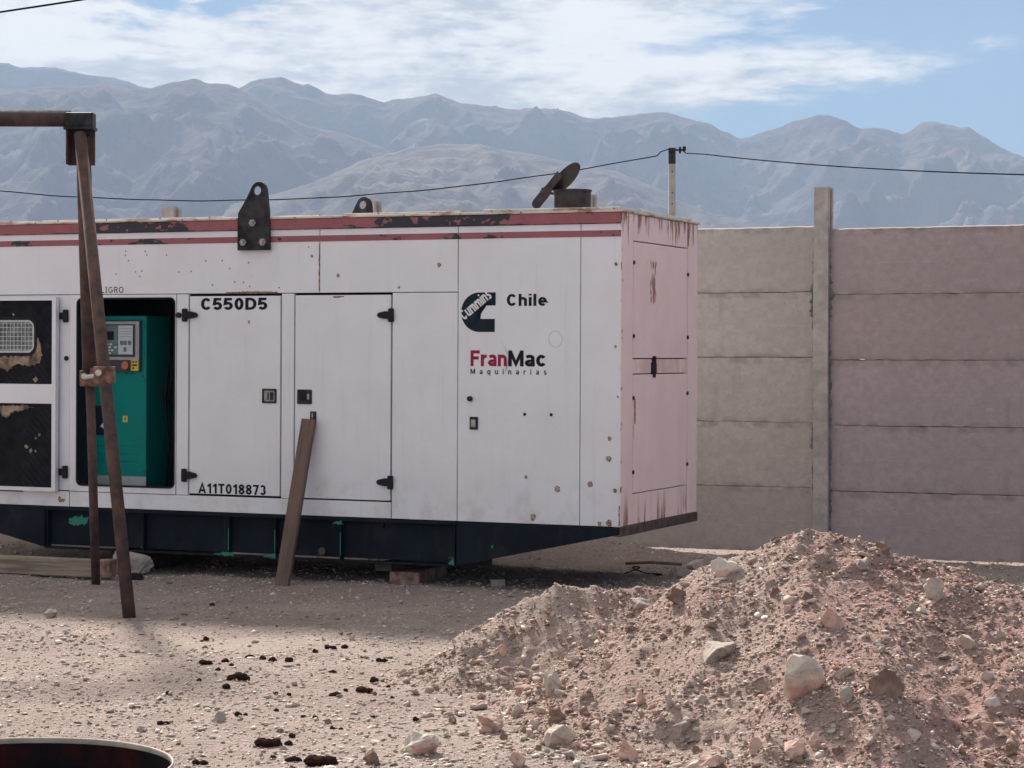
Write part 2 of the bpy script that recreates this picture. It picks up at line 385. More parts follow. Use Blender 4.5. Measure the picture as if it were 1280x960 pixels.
def add_path(bm, pts, r, n=8):
    rings = []
    for i, p in enumerate(pts):
        p = Vector(p); a = Vector(pts[max(0, i - 1)]); b = Vector(pts[min(len(pts) - 1, i + 1)])
        q = (b - a).to_track_quat('Z', 'Y').to_matrix()
        rings.append([bm.verts.new(p + q @ Vector((math.cos(2 * math.pi * k / n) * r, math.sin(2 * math.pi * k / n) * r, 0))) for k in range(n)])
    for A, B in zip(rings, rings[1:]):
        for k in range(n):
            bm.faces.new((A[k], A[(k + 1) % n], B[(k + 1) % n], B[k]))
    bm.faces.new(rings[0][::-1]); bm.faces.new(rings[-1])
def add_prism(bm, pts, y0, y1):
    """polygon in xz extruded along y"""
    a = [bm.verts.new((x, y0, z)) for x, z in pts]; b = [bm.verts.new((x, y1, z)) for x, z in pts]
    bm.faces.new(a); bm.faces.new(b[::-1]); n = len(pts)
    for i in range(n):
        bm.faces.new((a[i], b[i], b[(i + 1) % n], a[(i + 1) % n]))
def rrect(x0, x1, z0, z1, r, n=6):
    out = []
    for cx, cz, a0 in ((x1 - r, z1 - r, 0), (x0 + r, z1 - r, 90), (x0 + r, z0 + r, 180), (x1 - r, z0 + r, 270)):
        for i in range(n + 1):
            a = math.radians(a0 + 90 * i / n); out.append((cx + r * math.cos(a), cz + r * math.sin(a)))
    return out
def add_ring(bm, outer, inner, y0, y1):
    n = len(outer)
    A = [bm.verts.new((x, y0, z)) for x, z in outer]; B = [bm.verts.new((x, y0, z)) for x, z in inner]
    C = [bm.verts.new((x, y1, z)) for x, z in outer]; D = [bm.verts.new((x, y1, z)) for x, z in inner]
    for i in range(n):
        j = (i + 1) % n
        bm.faces.new((A[i], A[j], B[j], B[i])); bm.faces.new((C[j], C[i], D[i], D[j]))
        bm.faces.new((A[j], A[i], C[i], C[j])); bm.faces.new((B[i], B[j], D[j], D[i]))
def circle(cx, cz, r, n=20, sx=1.0):
    return [(cx + r * sx * math.cos(2 * math.pi * i / n), cz + r * math.sin(2 * math.pi * i / n)) for i in range(n)]
def prism(name, pts, y0, y1, mat, parent):
    bm = bmesh.new(); add_prism(bm, pts, y0, y1)
    return obj(name, bm_mesh(bm, name), mat, parent)
def ring(name, outer, inner, y0, y1, mat, parent):
    bm = bmesh.new(); add_ring(bm, outer, inner, y0, y1)
    return obj(name, bm_mesh(bm, name), mat, parent)
def _arc(cx, cy, rx, ry, a0, a1, n=14):
    return [(cx + rx * math.cos(math.radians(a0 + (a1 - a0) * i / n)), cy + ry * math.sin(math.radians(a0 + (a1 - a0) * i / n))) for i in range(n + 1)]
def glyph(ch, t):
    """centre lines of a plain sans letter: (advance width, [(points, closed)])"""
    m = t / 2; X = 0.74                                        # X: height of small letters
    def oval(w, z0, z1): return _arc(w / 2, (z0 + z1) / 2, w / 2 - m, (z1 - z0) / 2 - m, 0, 360, 24)[:-1]
    if ch in 'Oo0':
        w = {'O': 0.80, '0': 0.60, 'o': 0.62}[ch]; return w, [(oval(w, 0, 1 if ch != 'o' else X), True)]
    if ch in 'Cc':
        w, h = (0.70, 1) if ch == 'C' else (0.58, X); return w, [(_arc(w / 2, h / 2, w / 2 - m, h / 2 - m, 38, 322, 22), False)]
    if ch == 'G': return 0.80, [(_arc(0.40, 0.5, 0.40 - m, 0.5 - m, 42, 335, 22) + [(0.80 - m, 0.46), (0.45, 0.46)], False)]
    if ch == 'D': return 0.74, [([(m, m), (m, 1 - m), (0.34, 1 - m)] + _arc(0.34, 0.5, 0.40 - m, 0.5 - m, 80, -80, 12) + [(0.34, m)], True)]
    if ch == '5': return 0.60, [([(0.54, 1 - m), (0.13, 1 - m), (0.09, 0.50)] + _arc(0.29, 0.335, 0.31 - m, 0.335 - m, 128, -155, 16), False)]
    if ch == 'A': return 0.74, [([(m * 0.7, 0), (0.37, 1 - m * 0.4), (0.74 - m * 0.7, 0)], False), ([(0.16, 0.28), (0.58, 0.28)], False)]
    if ch == '1': return 0.44, [([(0.32, 0), (0.32, 1)], False), ([(0.30, 0.90), (0.05, 0.70)], False)]
    if ch == 'T': return 0.64, [([(0, 1 - m), (0.64, 1 - m)], False), ([(0.32, 0), (0.32, 1 - m)], False)]
    if ch == '8': return 0.60, [(oval(0.60, 0, 0.57), True), ([(x * 0.92 + 0.024, z) for x, z in oval(0.60, 0.47, 1)], True)]
    if ch == '7': return 0.58, [([(0, 1 - m), (0.58 - m, 1 - m), (0.22, 0)], False)]
    if ch == '3': return 0.58, [(_arc(0.27, 0.72, 0.28 - m, 0.28 - m, 155, -70, 14), False), (_arc(0.28, 0.30, 0.30 - m, 0.30 - m, 80, -155, 14), False)]
    if ch == 'h': return 0.58, [([(m, 0), (m, 1)], False), ([(m, X * 0.62)] + _arc(0.29, X - 0.27, 0.29 - m, 0.27 - m, 165, 0, 10) + [(0.58 - m, 0)], False)]
    if ch == 'n': return 0.58, [([(m, 0), (m, X)], False), ([(m, X * 0.62)] + _arc(0.29, X - 0.27, 0.29 - m, 0.27 - m, 165, 0, 10) + [(0.58 - m, 0)], False)]
    if ch == 'm': return 0.90, [([(m, 0), (m, X)], False)] + [([(c - 0.20, X * 0.62)] + _arc(c, X - 0.24, 0.205, 0.24 - m, 165, 0, 10) + [(c + 0.205, 0)], False) for c in (m + 0.205, 0.90 - m - 0.205)]
    if ch == 'u': return 0.58, [([(0.58 - m, 0), (0.58 - m, X)], False), ([(m, X)] + _arc(0.29, 0.27, 0.29 - m, 0.27 - m, 180, 345, 10), False)]
    if ch == 'i': return t, [([(m, 0), (m, X)], False), ([(m, 0.86), (m, 1.0)], False)]
    if ch == 'l': return t, [([(m, 0), (m, 1)], False)]
    if ch == 'I': return t + 0.16, [([(m + 0.08, 0), (m + 0.08, 1)], False), ([(0, m), (t + 0.16, m)], False), ([(0, 1 - m), (t + 0.16, 1 - m)], False)]
    if ch == 'e': return 0.60, [([(0.09, X * 0.5), (0.52, X * 0.5)] + _arc(0.30, X / 2, 0.30 - m, X / 2 - m, 8, 312, 20), False)]
    if ch == 'r': return 0.40, [([(m, 0), (m, X)], False), (_arc(0.36, X * 0.52, 0.36 - m, X * 0.48 - m, 170, 85, 8), False)]
    if ch == 'a': return 0.56, [([(0.09, X * 0.78)] + _arc(0.27, X - 0.20, 0.27 - m, 0.20 - m, 135, 0, 8) + [(0.56 - m - 0.01, 0)], False), (_arc(0.26, 0.215, 0.26 - m, 0.215 - m, 60, 330, 14) + [(0.46, 0.2), (0.44, 0.43)], False)]
    if ch == 'q': return 0.60, [(oval(0.60, 0, X), True), ([(0.60 - m, -0.25), (0.60 - m, X)], False)]
    if ch == 's': return 0.52, [(_arc(0.26, X * 0.73, 0.25 - m, X * 0.27 - m * 0.6, 35, 235, 10) + _arc(0.26, X * 0.27, 0.26 - m, X * 0.27 - m * 0.6, 60, -145, 10), False)]
    if ch == 'F': return 0.60, [([(m, 0), (m, 1 - m), (0.60, 1 - m)], False), ([(m, 0.52), (0.53, 0.52)], False)]
    if ch == 'E': return 0.60, [([(0.60, m), (m, m), (m, 1 - m), (0.60, 1 - m)], False), ([(m, 0.52), (0.55, 0.52)], False)]
    if ch == 'L': return 0.54, [([(m, 1), (m, m), (0.54, m)], False)]
    if ch == 'M': return 0.86, [([(m, 0), (m, 1)], False), ([(0.86 - m, 0), (0.86 - m, 1)], False), ([(m, 1 - m * 0.3), (0.43, 0.16), (0.86 - m, 1 - m * 0.3)], False)]
    if ch == 'P' or ch == 'R':
        g = [([(m, 0), (m, 1 - m), (0.34, 1 - m)] + _arc(0.34, 0.72, 0.27 - m, 0.28 - m, 80, -80, 8) + [(0.34, 0.44 + m), (m, 0.44 + m)], False)]
        if ch == 'R': g.append(([(0.34, 0.44), (0.60, 0)], False))
        return 0.62, g
    return 0.4, []
def text(name, body, x0, x1, z0, z1, y, mat, parent, t=0.2, gap=0.12, rot=0.0):
    """painted letters as a thin sheet in the xz plane; z0..z1 is the height of the capitals"""
    pen = 0.0; strokes = []
    for ch in body:
        w, ss_ = glyph(ch, t); strokes += [([(px + pen, pz) for px, pz in pts], cl) for pts, cl in ss_]; pen += w + gap
    tot = pen - gap; H_ = z1 - z0; kx = (x1 - x0) / tot
    bm = bmesh.new(); k = 0
    for pts, cl in strokes:
        n = len(pts); A = []; B = []; k += 1
        for i in range(n):
            p = Vector(pts[i]); a_ = Vector(pts[i - 1]) if (i > 0 or cl) else None; b_ = Vector(pts[(i + 1) % n]) if (i < n - 1 or cl) else None
            d1 = (p - a_).normalized() if a_ is not None else (b_ - p).normalized(); d2 = (b_ - p).normalized() if b_ is not None else d1
            n1 = Vector((-d1.y, d1.x)); n2 = Vector((-d2.y, d2.x)); mt = n1 + n2
            mt = mt.normalized() if mt.length > 0.2 else n1
            q = mt * (t / 2 / max(0.45, mt.dot(n1)))
            for S, sg in ((A, 1), (B, -1)):
                u, v = (p.x + q.x * sg) * kx, (p.y + q.y * sg) * H_
                if rot: u, v = u * math.cos(rot) - v * math.sin(rot), u * math.sin(rot) + v * math.cos(rot)
                S.append(bm.verts.new((x0 + u, y - (k % 7) * 0.00006, z0 + v)))
        for i in range(n if cl else n - 1):
            j = (i + 1) % n; bm.faces.new((A[i], A[j], B[j], B[i]))
    return obj(name, bm_mesh(bm, name), mat, parent)

# numpy gradient noise, used for every height field
_rs = np.random.RandomState(7)
_P = np.concatenate([_rs.permutation(256)] * 3); _G = _rs.rand(256) * 2 * np.pi
def perlin(x, y, seed=0):
    x = np.asarray(x, float) + seed * 17.31; y = np.asarray(y, float) - seed * 9.77
    xi = np.floor(x).astype(int); yi = np.floor(y).astype(int); xf = x - xi; yf = y - yi
    u = xf * xf * xf * (xf * (xf * 6 - 15) + 10); v = yf * yf * yf * (yf * (yf * 6 - 15) + 10)
    def g(ix, iy, dx, dy):
        a = _G[_P[(_P[ix & 255] + iy) & 255]]
        return np.cos(a) * dx + np.sin(a) * dy
    n00 = g(xi, yi, xf, yf); n10 = g(xi + 1, yi, xf - 1, yf); n01 = g(xi, yi + 1, xf, yf - 1); n11 = g(xi + 1, yi + 1, xf - 1, yf - 1)
    return (n00 * (1 - u) + n10 * u) * (1 - v) + (n01 * (1 - u) + n11 * u) * v
def fbm(x, y, oct=4, seed=0, gain=0.5):
    s = 0; a = 1.0
    for i in range(oct):
        s = s + a * perlin(x * 2 ** i, y * 2 ** i, seed + i); a *= gain
    return s
def ridged(x, y, oct=5, seed=0, gain=0.5):
    s = 0; a = 1.0; w = 1.0
    for i in range(oct):
        n = 1 - np.abs(perlin(x * 2 ** i, y * 2 ** i, seed + i)) * 1.8
        n = np.clip(n, 0, 1) ** 2 * w; s = s + a * n; w = np.clip(n * 1.6, 0, 1); a *= gain
    return s

# === FIELDS
def ground_h(X, Y):
    near = np.exp(-np.clip(np.hypot(X, Y - 12) - 14, 0, None) / 10.0)
    h = 0.018 * fbm(X * 0.9, Y * 0.9, 3, 3) + 0.012 * fbm(X * 4, Y * 4, 3, 11) + 0.006 * fbm(X * 17, Y * 17, 2, 21)
    # stony ridge in front of the barrel side and a low bank of dirt between the machine and the wall
    h = h + 0.03 * np.exp(-((X + 1.2) / 0.8) ** 2 - ((Y - 11.4) / 0.5) ** 2)
    bank = 0.20 * np.exp(-((X - 0.35) / 0.75) ** 2 - ((Y - 17.75) / 0.42) ** 2)
    bank = bank + 0.16 * np.exp(-((X + 4.9) / 1.0) ** 2 - ((Y - 18.9) / 0.7) ** 2)
    return (h + bank * (1 + 0.4 * fbm(X * 5, Y * 5, 2, 5))) * near
_RX = np.array([-0.55, -0.3, 0.0, 0.4, 0.77, 1.0, 1.2, 1.363, 1.6, 1.8, 2.04, 2.42, 2.9, 3.4, 3.9])
_RH = np.array([-0.08, -0.05, 0.03, 0.27, 0.52, 0.64, 0.715, 0.745, 0.735, 0.685, 0.615, 0.50, 0.35, 0.16, -0.05])
_RY = np.array([10.2, 10.25, 10.35, 10.45, 10.6, 10.62, 10.6, 10.6, 10.6, 10.6, 10.55, 10.5, 10.4, 10.3, 10.2])
_LX = np.array([-0.75, -0.5, -0.16, 0.05, 0.24, 0.6, 0.8, 1.1, 1.6, 2.1])
_LH = np.array([-0.05, 0.06, 0.235, 0.335, 0.405, 0.425, 0.41, 0.30, 0.05, -0.15])
_LY = np.array([10.9, 11.05, 11.3, 11.4, 11.45, 11.5, 11.45, 11.4, 11.3, 11.2])
def mound_h(X, Y):
    X = X + 0.06 * fbm(X * 2.2, Y * 2.2, 2, 31); Y = Y + 0.08 * fbm(X * 2.0, Y * 2.0, 2, 41)
    def side(RX, RH, RY, Lf, Lb):
        H = np.interp(X, RX, RH); yr = np.interp(X, RX, RY); d = yr - Y
        q = np.where(d > 0, d / Lf, -d / Lb)
        return (H + 0.06) * (np.clip(1 - q, -0.5, 1) * (0.86 + 0.14 * np.cos(np.clip(q, 0, 1) * np.pi)) ) - 0.06 - 0.03 * q * q
    Lf = np.interp(X, [-0.5, 0, 0.5, 1.4, 2.4, 3.6], [1.0, 1.9, 2.3, 2.75, 2.9, 2.6])
    a = side(_RX, _RH, _RY, Lf, 1.0); b = side(_LX, _LH, _LY, 0.95, 0.7)
    k = 0.022; m = np.maximum(a, b); h = m + k * np.log1p(np.exp(-np.abs(a - b) / k)) * 0.6
    # spill in front with a steep right flank, and a hollow beside it
    h = h + 0.17 * np.exp(-((X - 1.38) / np.where(X > 1.38, 0.24, 0.40)) ** 2 - ((Y - 8.85) / 0.40) ** 2) - 0.06 * np.exp(-((X - 2.0) / 0.3) ** 2 - ((Y - 8.7) / 0.5) ** 2)
    h = h - 0.07 * np.exp(-((X - 0.75) / 0.28) ** 2 - ((Y - 8.95) / 0.35) ** 2) + 0.07 * np.exp(-((X - 0.55) / 0.5) ** 2 - ((Y - 8.5) / 0.22) ** 2)
    on = np.clip((h + 0.04) / 0.1, 0, 1)
    rills = ridged(X * 2.6 + 0.5 * fbm(X, Y, 2, 61), Y * 0.9, 3, 51) - 0.7
    clod = np.clip(0.55 + 1.5 * fbm(X * 1.4, Y * 1.4, 2, 121), 0.15, 1.25)
    return h + on * (0.028 * fbm(X * 3.2, Y * 3.2, 3, 71) + 0.030 * rills + clod * 0.014 * fbm(X * 12, Y * 12, 4, 81, 0.62) + clod * 0.012 * (ridged(X * 9, Y * 9, 3, 101, 0.6) - 0.7))
# === END FIELDS
def top_h(X, Y):
    return np.maximum(ground_h(X, Y), mound_h(X, Y))

def grid_mesh(name, X, Y, Z, keep=None, smooth=True):
    ny, nx = X.shape
    me = bpy.data.meshes.new(name)
    co = np.stack([X, Y, Z], -1).reshape(-1, 3)
    i = np.arange((ny - 1) * (nx - 1)); r = i // (nx - 1); c = i % (nx - 1); v = r * nx + c
    q = np.stack([v, v + 1, v + nx + 1, v + nx], 1)
    if keep is not None:
        q = q[keep.reshape(-1)[i]] if keep.size == len(i) else q
    used = np.unique(q); remap = np.zeros(len(co), int); remap[used] = np.arange(len(used)); co = co[used]; q = remap[q]
    me.vertices.add(len(co)); me.vertices.foreach_set('co', co.ravel())
    me.loops.add(q.size); me.loops.foreach_set('vertex_index', q.ravel().astype(np.int32))
    me.polygons.add(len(q)); me.polygons.foreach_set('loop_start', np.arange(0, q.size, 4, dtype=np.int32))
    me.polygons.foreach_set('use_smooth', np.full(len(q), smooth))
    me.update(calc_edges=True); me.validate()
    return me

# ------------------------------------------------------------------ ground
FAR = 7800.0
def axis(lo, hi, step, ext_lo, ext_hi):
    d = np.arange(lo, hi + step * 0.5, step)
    gl = lo - step * np.cumsum(1.28 ** np.arange(1, 60)); gl = np.append(gl[gl > ext_lo], ext_lo)[::-1]
    gh = hi + step * np.cumsum(1.28 ** np.arange(1, 60)); gh = np.append(gh[gh < ext_hi], ext_hi)
    return np.concatenate([gl, d, gh])
gx, gy = np.meshgrid(axis(-6.2, 6.2, 0.04, -FAR, FAR), axis(6.0, 21.0, 0.04, -FAR, FAR))
ground = obj('ground', grid_mesh('ground', gx, gy, ground_h(gx, gy)), 'ground_dirt'); ground['kind'] = 'structure'

# ------------------------------------------------------------------ mountains
F_PX = 2800.0
def mountain(name, D, foot, back, sil, mat, seed, spur=0.16, na=440, nr=110, cross=620.0, along=1500.0, jit=0.007):
    a = np.linspace(-0.36, 0.36, na); r = np.concatenate([np.linspace(foot, D, nr - 14), np.linspace(D, back, 15)[1:]])
    A, R = np.meshgrid(a, r)
    xs = [math.atan((p[0] - 640) / F_PX) for p in sil]; hs = [(445 - p[1]) / F_PX * D + CAM_H for p in sil]
    Hc = np.interp(A, xs, hs)
    # smooth the hand-laid knots, then roughen the crest
    h1 = np.interp(a, xs, hs); kern = np.hanning(7); kern /= kern.sum()
    h1 = np.convolve(np.pad(h1, 3, mode='edge'), kern, mode='valid'); Hc = np.broadcast_to(h1, A.shape)
    X = R * np.sin(A); Y = R * np.cos(A)
    s = (R - foot) / (D - foot)
    prof = np.where(s <= 1, np.clip(s, 0, 1) ** 1.25, 1 - (s - 1) * 1.6)
    wx = A * D / cross + 0.45 * fbm(X / 900, Y / 900, 3, seed + 3); wy = R / along + 0.35 * fbm(X / 700, Y / 700, 3, seed + 8)
    rd = ridged(wx, wy, 5, seed, 0.45) - 0.85
    fine = ridged(X / 170 + 0.4 * fbm(X / 120, Y / 120, 2, seed + 90), Y / 260, 5, seed + 30, 0.6) - 0.9
    env = np.clip(s * 3, 0, 1) * np.clip((1.02 - s) * 5, 0.02, 1)
    Z = Hc * prof + Hc * spur * 0.9 * rd * env + (0.16 * D / 6.0) * 0.17 * fine * np.clip(s * 3, 0, 1) * np.clip((1.03 - s) * 6, 0.10, 1)
    Z = Z + Hc * jit * fbm(A * D / 70, R / 70, 4, seed + 50, 0.6) * np.clip(s * 2, 0, 1) - 3.0 * (s < 0.02)
    o = obj(name, grid_mesh(name, X, Y, Z), mat); o['kind'] = 'structure'
    return o
sil_far_left = [(-1400, 150), (-500, 95), (-200, 96), (0, 87), (60, 88), (120, 98), (185, 118), (300, 150), (600, 200), (2600, 280)]
sil_back = [(-1400, 230), (-200, 200), (180, 160), (270, 128), (310, 107), (330, 97), (350, 93), (385, 104), (405, 115), (440, 116), (480, 128), (500, 125), (530, 118), (545, 116), (565, 124),
            (610, 130), (640, 137), (700, 140), (755, 147), (775, 142), (800, 137), (830, 138), (880, 155), (925, 172), (945, 168), (990, 149), (1022, 143), (1060, 153), (1076, 162), (1090, 159), (1131, 172),
            (1150, 158), (1172, 156), (1212, 166), (1262, 196), (1280, 201), (1360, 215), (1500, 190), (1700, 170), (2600, 230)]
sil_left = [(-1400, 60), (-500, 110), (-200, 120), (0, 118), (60, 112), (130, 111), (165, 119), (190, 115), (215, 106), (245, 102), (285, 104), (312, 112), (350, 138), (390, 158), (440, 170), (520, 200), (640, 250), (900, 300), (2600, 330)]
sil_foot = [(-1400, 250), (0, 270), (250, 262), (380, 235), (450, 205), (520, 184), (560, 180), (610, 184), (690, 199), (760, 212), (830, 240), (900, 272), (1000, 292), (1200, 300), (2600, 260)]
mountain('mountain_ridge', 6800, 5200, 7650, sil_far_left, 'mountain_far', 5, 0.14, na=400)
mountain('mountain_ridge', 6000, 3700, 7000, sil_back, 'mountain_far', 11, 0.20, na=760, nr=190)
mountain('mountain_ridge', 5100, 3100, 6100, sil_left, 'mountain_near', 23, 0.17, na=520, nr=150)
mountain('foothill', 4300, 2500, 5100, sil_foot, 'mountain_foot', 37, 0.10, na=520, nr=130)

# ------------------------------------------------------------------ concrete wall
YAW = math.atan2(-0.394, 0.919)
wall = tag(empty('concrete_wall', (2.461, 17.76, 0), (0, 0, math.atan2(-0.393, 0.919))), 'tall wall of stacked grey precast concrete panels slotted between posts', 'wall')
rng = random.Random(3)
def jag_panel(seed, L, h):
    r = random.Random(seed); bm = bmesh.new(); n = 40
    def edge(base, amp):
        return [base + r.uniform(-amp, amp) + (-amp * 2.2 * (1 if base > 0.2 else -1) if r.random() < 0.05 else 0) for _ in range(n + 1)]
    lo = edge(0.0035, 0.0018); hi = edge(h - 0.0035, 0.0018)
    pts = [(L * i / n, lo[i]) for i in range(n + 1)] + [(L * i / n, hi[i]) for i in range(n, -1, -1)]
    a = [bm.verts.new((x, -0.024, z)) for x, z in pts]; b = [bm.verts.new((x, 0.024, z + (0.009 if z > 0.2 else 0.0))) for x, z in pts]
    m = len(pts)
    for i in range(n):
        bm.faces.new((a[i], a[i + 1], a[m - 2 - i], a[m - 1 - i])); bm.faces.new((b[i + 1], b[i], b[m - 1 - i], b[m - 2 - i]))
    for i in range(m):
        bm.faces.new((a[i], b[i], b[(i + 1) % m], a[(i + 1) % m]))
    return bm_mesh(bm, 'panel')
panel_meshes = {mt: [jag_panel(k + (50 if mt == 'concrete' else 0), 1.94, 0.52) for k in range(5)] for mt in ('concrete', 'concrete_pink_cast')}
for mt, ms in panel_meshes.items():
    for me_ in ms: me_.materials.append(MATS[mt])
PH = 0.517
for bay in range(-6, 4):
    mt = 'concrete_pink_cast' if bay >= 0 else 'concrete'
    base = 0.012 if bay >= 0 else 0.035
    for row in range(5):
        o = obj('panel', panel_meshes[mt][(row * 2 + bay) % 5], None, wall)
        o.location = (bay * 2.0 + 0.03, 0.004 * rng.uniform(-1, 1), base + row * PH + (0.004 if row else 0))
        o.rotation_euler = (rng.uniform(-0.006, 0.006), rng.uniform(-0.0012, 0.0012), 0)
def post_mesh():
    bm = bmesh.new(); w = 0.06; d = 0.075; sl = 0.03; sd = 0.035
    prof = [(-w, -d), (w, -d), (w, -sl), (w - sd, -sl), (w - sd, sl), (w, sl), (w, d), (-w, d), (-w, sl), (-w + sd, sl), (-w + sd, -sl), (-w, -sl)]
    lev = [-0.3, 0.6, 1.5, 2.3, 2.935]
    rows = [[bm.verts.new((x + 0.003 * math.sin(k * 2.1), y, z)) for x, y in prof] for k, z in enumerate(lev)]
    for A, B in zip(rows, rows[1:]):
        for i in range(12):
            bm.faces.new((A[i], A[(i + 1) % 12], B[(i + 1) % 12], B[i]))
    bm.faces.new(rows[-1]); bm.faces.new(rows[0][::-1])
    es = [e for e in bm.edges if abs(e.verts[0].co.y) > 0.07 and abs(e.verts[1].co.y) > 0.07]
    bmesh.ops.bevel(bm, geom=es, offset=0.006, segments=1, affect='EDGES')
    return bm_mesh(bm, 'post')
pm = post_mesh(); pm.materials.append(MATS['post_concrete'])
for k in range(-6, 5):
    o = obj('post', pm, None, wall); o.location = (k * 2.0, 0, 0.0); o.rotation_euler = (0, rng.uniform(-0.004, 0.004), 0)
def mortar_mesh(seed, side):
    r = random.Random(seed); bm = bmesh.new(); z = 0.15; w = 0.012
    prev = None; x0 = 0.055 * side
    while z < 2.55:
        tgt = abs(r.gauss(0.010, 0.014)) + (0.07 if r.random() < 0.06 else 0.004); w = w * 0.62 + tgt * 0.38
        y = -0.028 - min(w, 0.03) * 0.5
        row = [bm.verts.new((x0, y, z)), bm.verts.new((x0 + side * w * 0.6, y + 0.006, z)), bm.verts.new((x0 + side * w, -0.023, z)), bm.verts.new((x0, -0.02, z))]
        if prev:
            for i in range(4):
                bm.faces.new((prev[i], prev[(i + 1) % 4], row[(i + 1) % 4], row[i]))
        else:
            bm.faces.new(row[::-1])
        prev = row; z += r.uniform(0.008, 0.024)
    bm.faces.new(prev)
    return bm_mesh(bm, 'mortar')
for k in range(-2, 3):
    for side in (-1, 1):
        me_ = mortar_mesh(90 + k * 2 + side, side); me_.materials.append(MATS['mortar'])
        o = obj('mortar', me_, None, wall); o.location = (k * 2.0, 0, 0)

# ------------------------------------------------------------------ generator set
# local frame: x along the long side (0 = right end), y into the machine, z up
GX, GY = 0.7232, 15.0
gen_set = tag(empty('generator_set', (GX, GY, 0), (0, 0.005, YAW)), 'long white enclosed diesel generator with red stripes and pink light painted on one end', 'generator')
G = gen_set
L0 = -5.80; DW = 1.6; ZB = 0.45; ZT = 2.489
WP = 'white_paint'; TH = 0.035
# lining set back behind the panels, so that joints read dark and the open bay is a real hollow
for a in ((L0 + 0.03, -4.40), (-3.44, -0.03)):
    box('inner_lining', a[0], a[1], 0.045, 0.06, ZB + 0.01, 2.50, 'dark_inside', G, 0)
box('bay_lintel_lining', -4.40, -3.44, 0.045, 0.06, 2.04, 2.50, 'dark_inside', G, 0)
box('bay_side', -4.40, -4.36, 0.062, 0.9, ZB + 0.02, 2.5, 'dark_inside', G, 0)
box('bay_side', -3.44, -3.40, 0.062, 0.9, ZB + 0.02, 2.5, 'teal_inside', G, 0)
box('bay_back', -4.36, -3.44, 0.85, 0.88, ZB + 0.02, 2.5, 'dark_inside', G, 0)
box('bay_floor', -4.36, -3.44, 0.062, 0.85, ZB + 0.10, ZB + 0.13, 'dark_inside', G, 0)
# front sheets
def sheet(name, x0, x1, z0, z1, y0=0.0, mat=WP, bev=0.003):
    return box(name, x0, x1, y0, y0 + TH, z0, z1, mat, G, bev)
sheet('upper_panel', L0, -2.2855, 2.038, ZT); sheet('upper_panel', -2.2795, -1.2055, 2.038, ZT)
tall = sheet('side_panel', -1.1995, -0.2965, ZB + 0.004, ZT)
corner = sheet('corner_panel', -0.2915, -0.004, ZB + 0.004, ZT, 0.001)
sheet('side_panel', -1.706, -1.2055, ZB + 0.004, 2.033, 0.001)
sheet('side_panel', L0, -4.390, 0.575, 2.033, 0.002)
sheet('door_pillar', -2.587, -2.488, 0.570, 2.033); sheet('door_pillar', -3.458, -3.360, 0.570, 2.033, -0.002)
sheet('sill_panel', L0, -4.388, ZB + 0.004, 0.567, 0.0); sheet('sill_panel', -4.382, -1.713, ZB + 0.004, 0.567, 0.001)
# surround of the open bay and its rubber seal
ring('bay_frame', rrect(-4.384, -3.464, 0.572, 2.033, 0.002), rrect(-4.325, -3.470, 0.612, 2.012, 0.045), -0.004, 0.06, WP, G)
ring('bay_seal', rrect(-4.3245, -3.4705, 0.6125, 2.0115, 0.045), rrect(-4.312, -3.476, 0.624, 2.000, 0.040), -0.010, 0.05, 'black_plastic', G)
# doors, latches, hinges
def hinge(x, z, d, parent, short=False):
    bm = bmesh.new(); add_box(bm, x - 0.020, x + 0.020, -0.026, 0.002, z - 0.048, z + 0.048, 0.008)
    if not short:
        pts = [(x, z + 0.026), (x + d * 0.045, z + 0.028), (x + d * 0.095, z + 0.017), (x + d * 0.108, z), (x + d * 0.095, z - 0.017), (x + d * 0.045, z - 0.026), (x, z - 0.026)]
        add_prism(bm, pts, -0.020, 0.002)
    else:
        add_box(bm, x - 0.055, x, -0.018, 0.002, z - 0.026, z + 0.026, 0.004)
    return obj('hinge', bm_mesh(bm, 'hinge'), 'black_plastic', parent)
def latch(x, z, parent, mat='grey_metal'):
    l = ring('latch', rrect(x - 0.058, x + 0.058, z - 0.052, z + 0.052, 0.008), rrect(x - 0.044, x + 0.044, z - 0.038, z + 0.038, 0.005), -0.008, 0.003, 'black_steel', parent)
    return l
doorA = sheet('door', -3.3485, -2.599, 0.583, 2.018, -0.001)
hinge(-3.386, 1.881, 1, doorA); hinge(-3.386, 0.714, 1, doorA)
lt = latch(-2.684, 1.30, doorA); box('latch_dish', -2.73, -2.638, -0.0035, -0.0015, 1.26, 1.34, 'bolt_steel', doorA, 0)
box('latch_paddle', -2.698, -2.652, -0.009, -0.004, 1.272, 1.328, 'black_steel', doorA, 0.002); box('latch_paddle', -2.684, -2.676, -0.011, -0.009, 1.268, 1.332, 'bolt_steel', doorA, 0)
doorB = sheet('door', -2.4765, -1.719, 0.578, 2.020, -0.001)
hinge(-1.712, 1.877, -1, doorB); hinge(-1.712, 0.707, -1, doorB)
lt = latch(-2.398, 1.298, doorB); box('latch_dish', -2.444, -2.352, -0.0035, -0.0015, 1.258, 1.338, 'black_steel', doorB, 0)
box('latch_paddle', -2.432, -2.388, -0.009, -0.004, 1.272, 1.328, 'black_plastic', doorB, 0.002); box('latch_paddle', -2.376, -2.36, -0.008, -0.004, 1.278, 1.318, 'bolt_steel', doorB, 0.001)
hs = box('hasp', -2.350, -2.303, -0.012, 0.0, 1.12, 1.195, 'black_steel', doorB, 0.003)
tube('hasp_pin', (-2.327, -0.016, 1.13), (-2.327, -0.016, 1.185), 0.006, 'bolt_steel', doorB, 8)
tube('stay_bolt', (-3.437, 0, 1.881), (-3.437, -0.025, 1.881), 0.020, 'black_steel', G, 12)
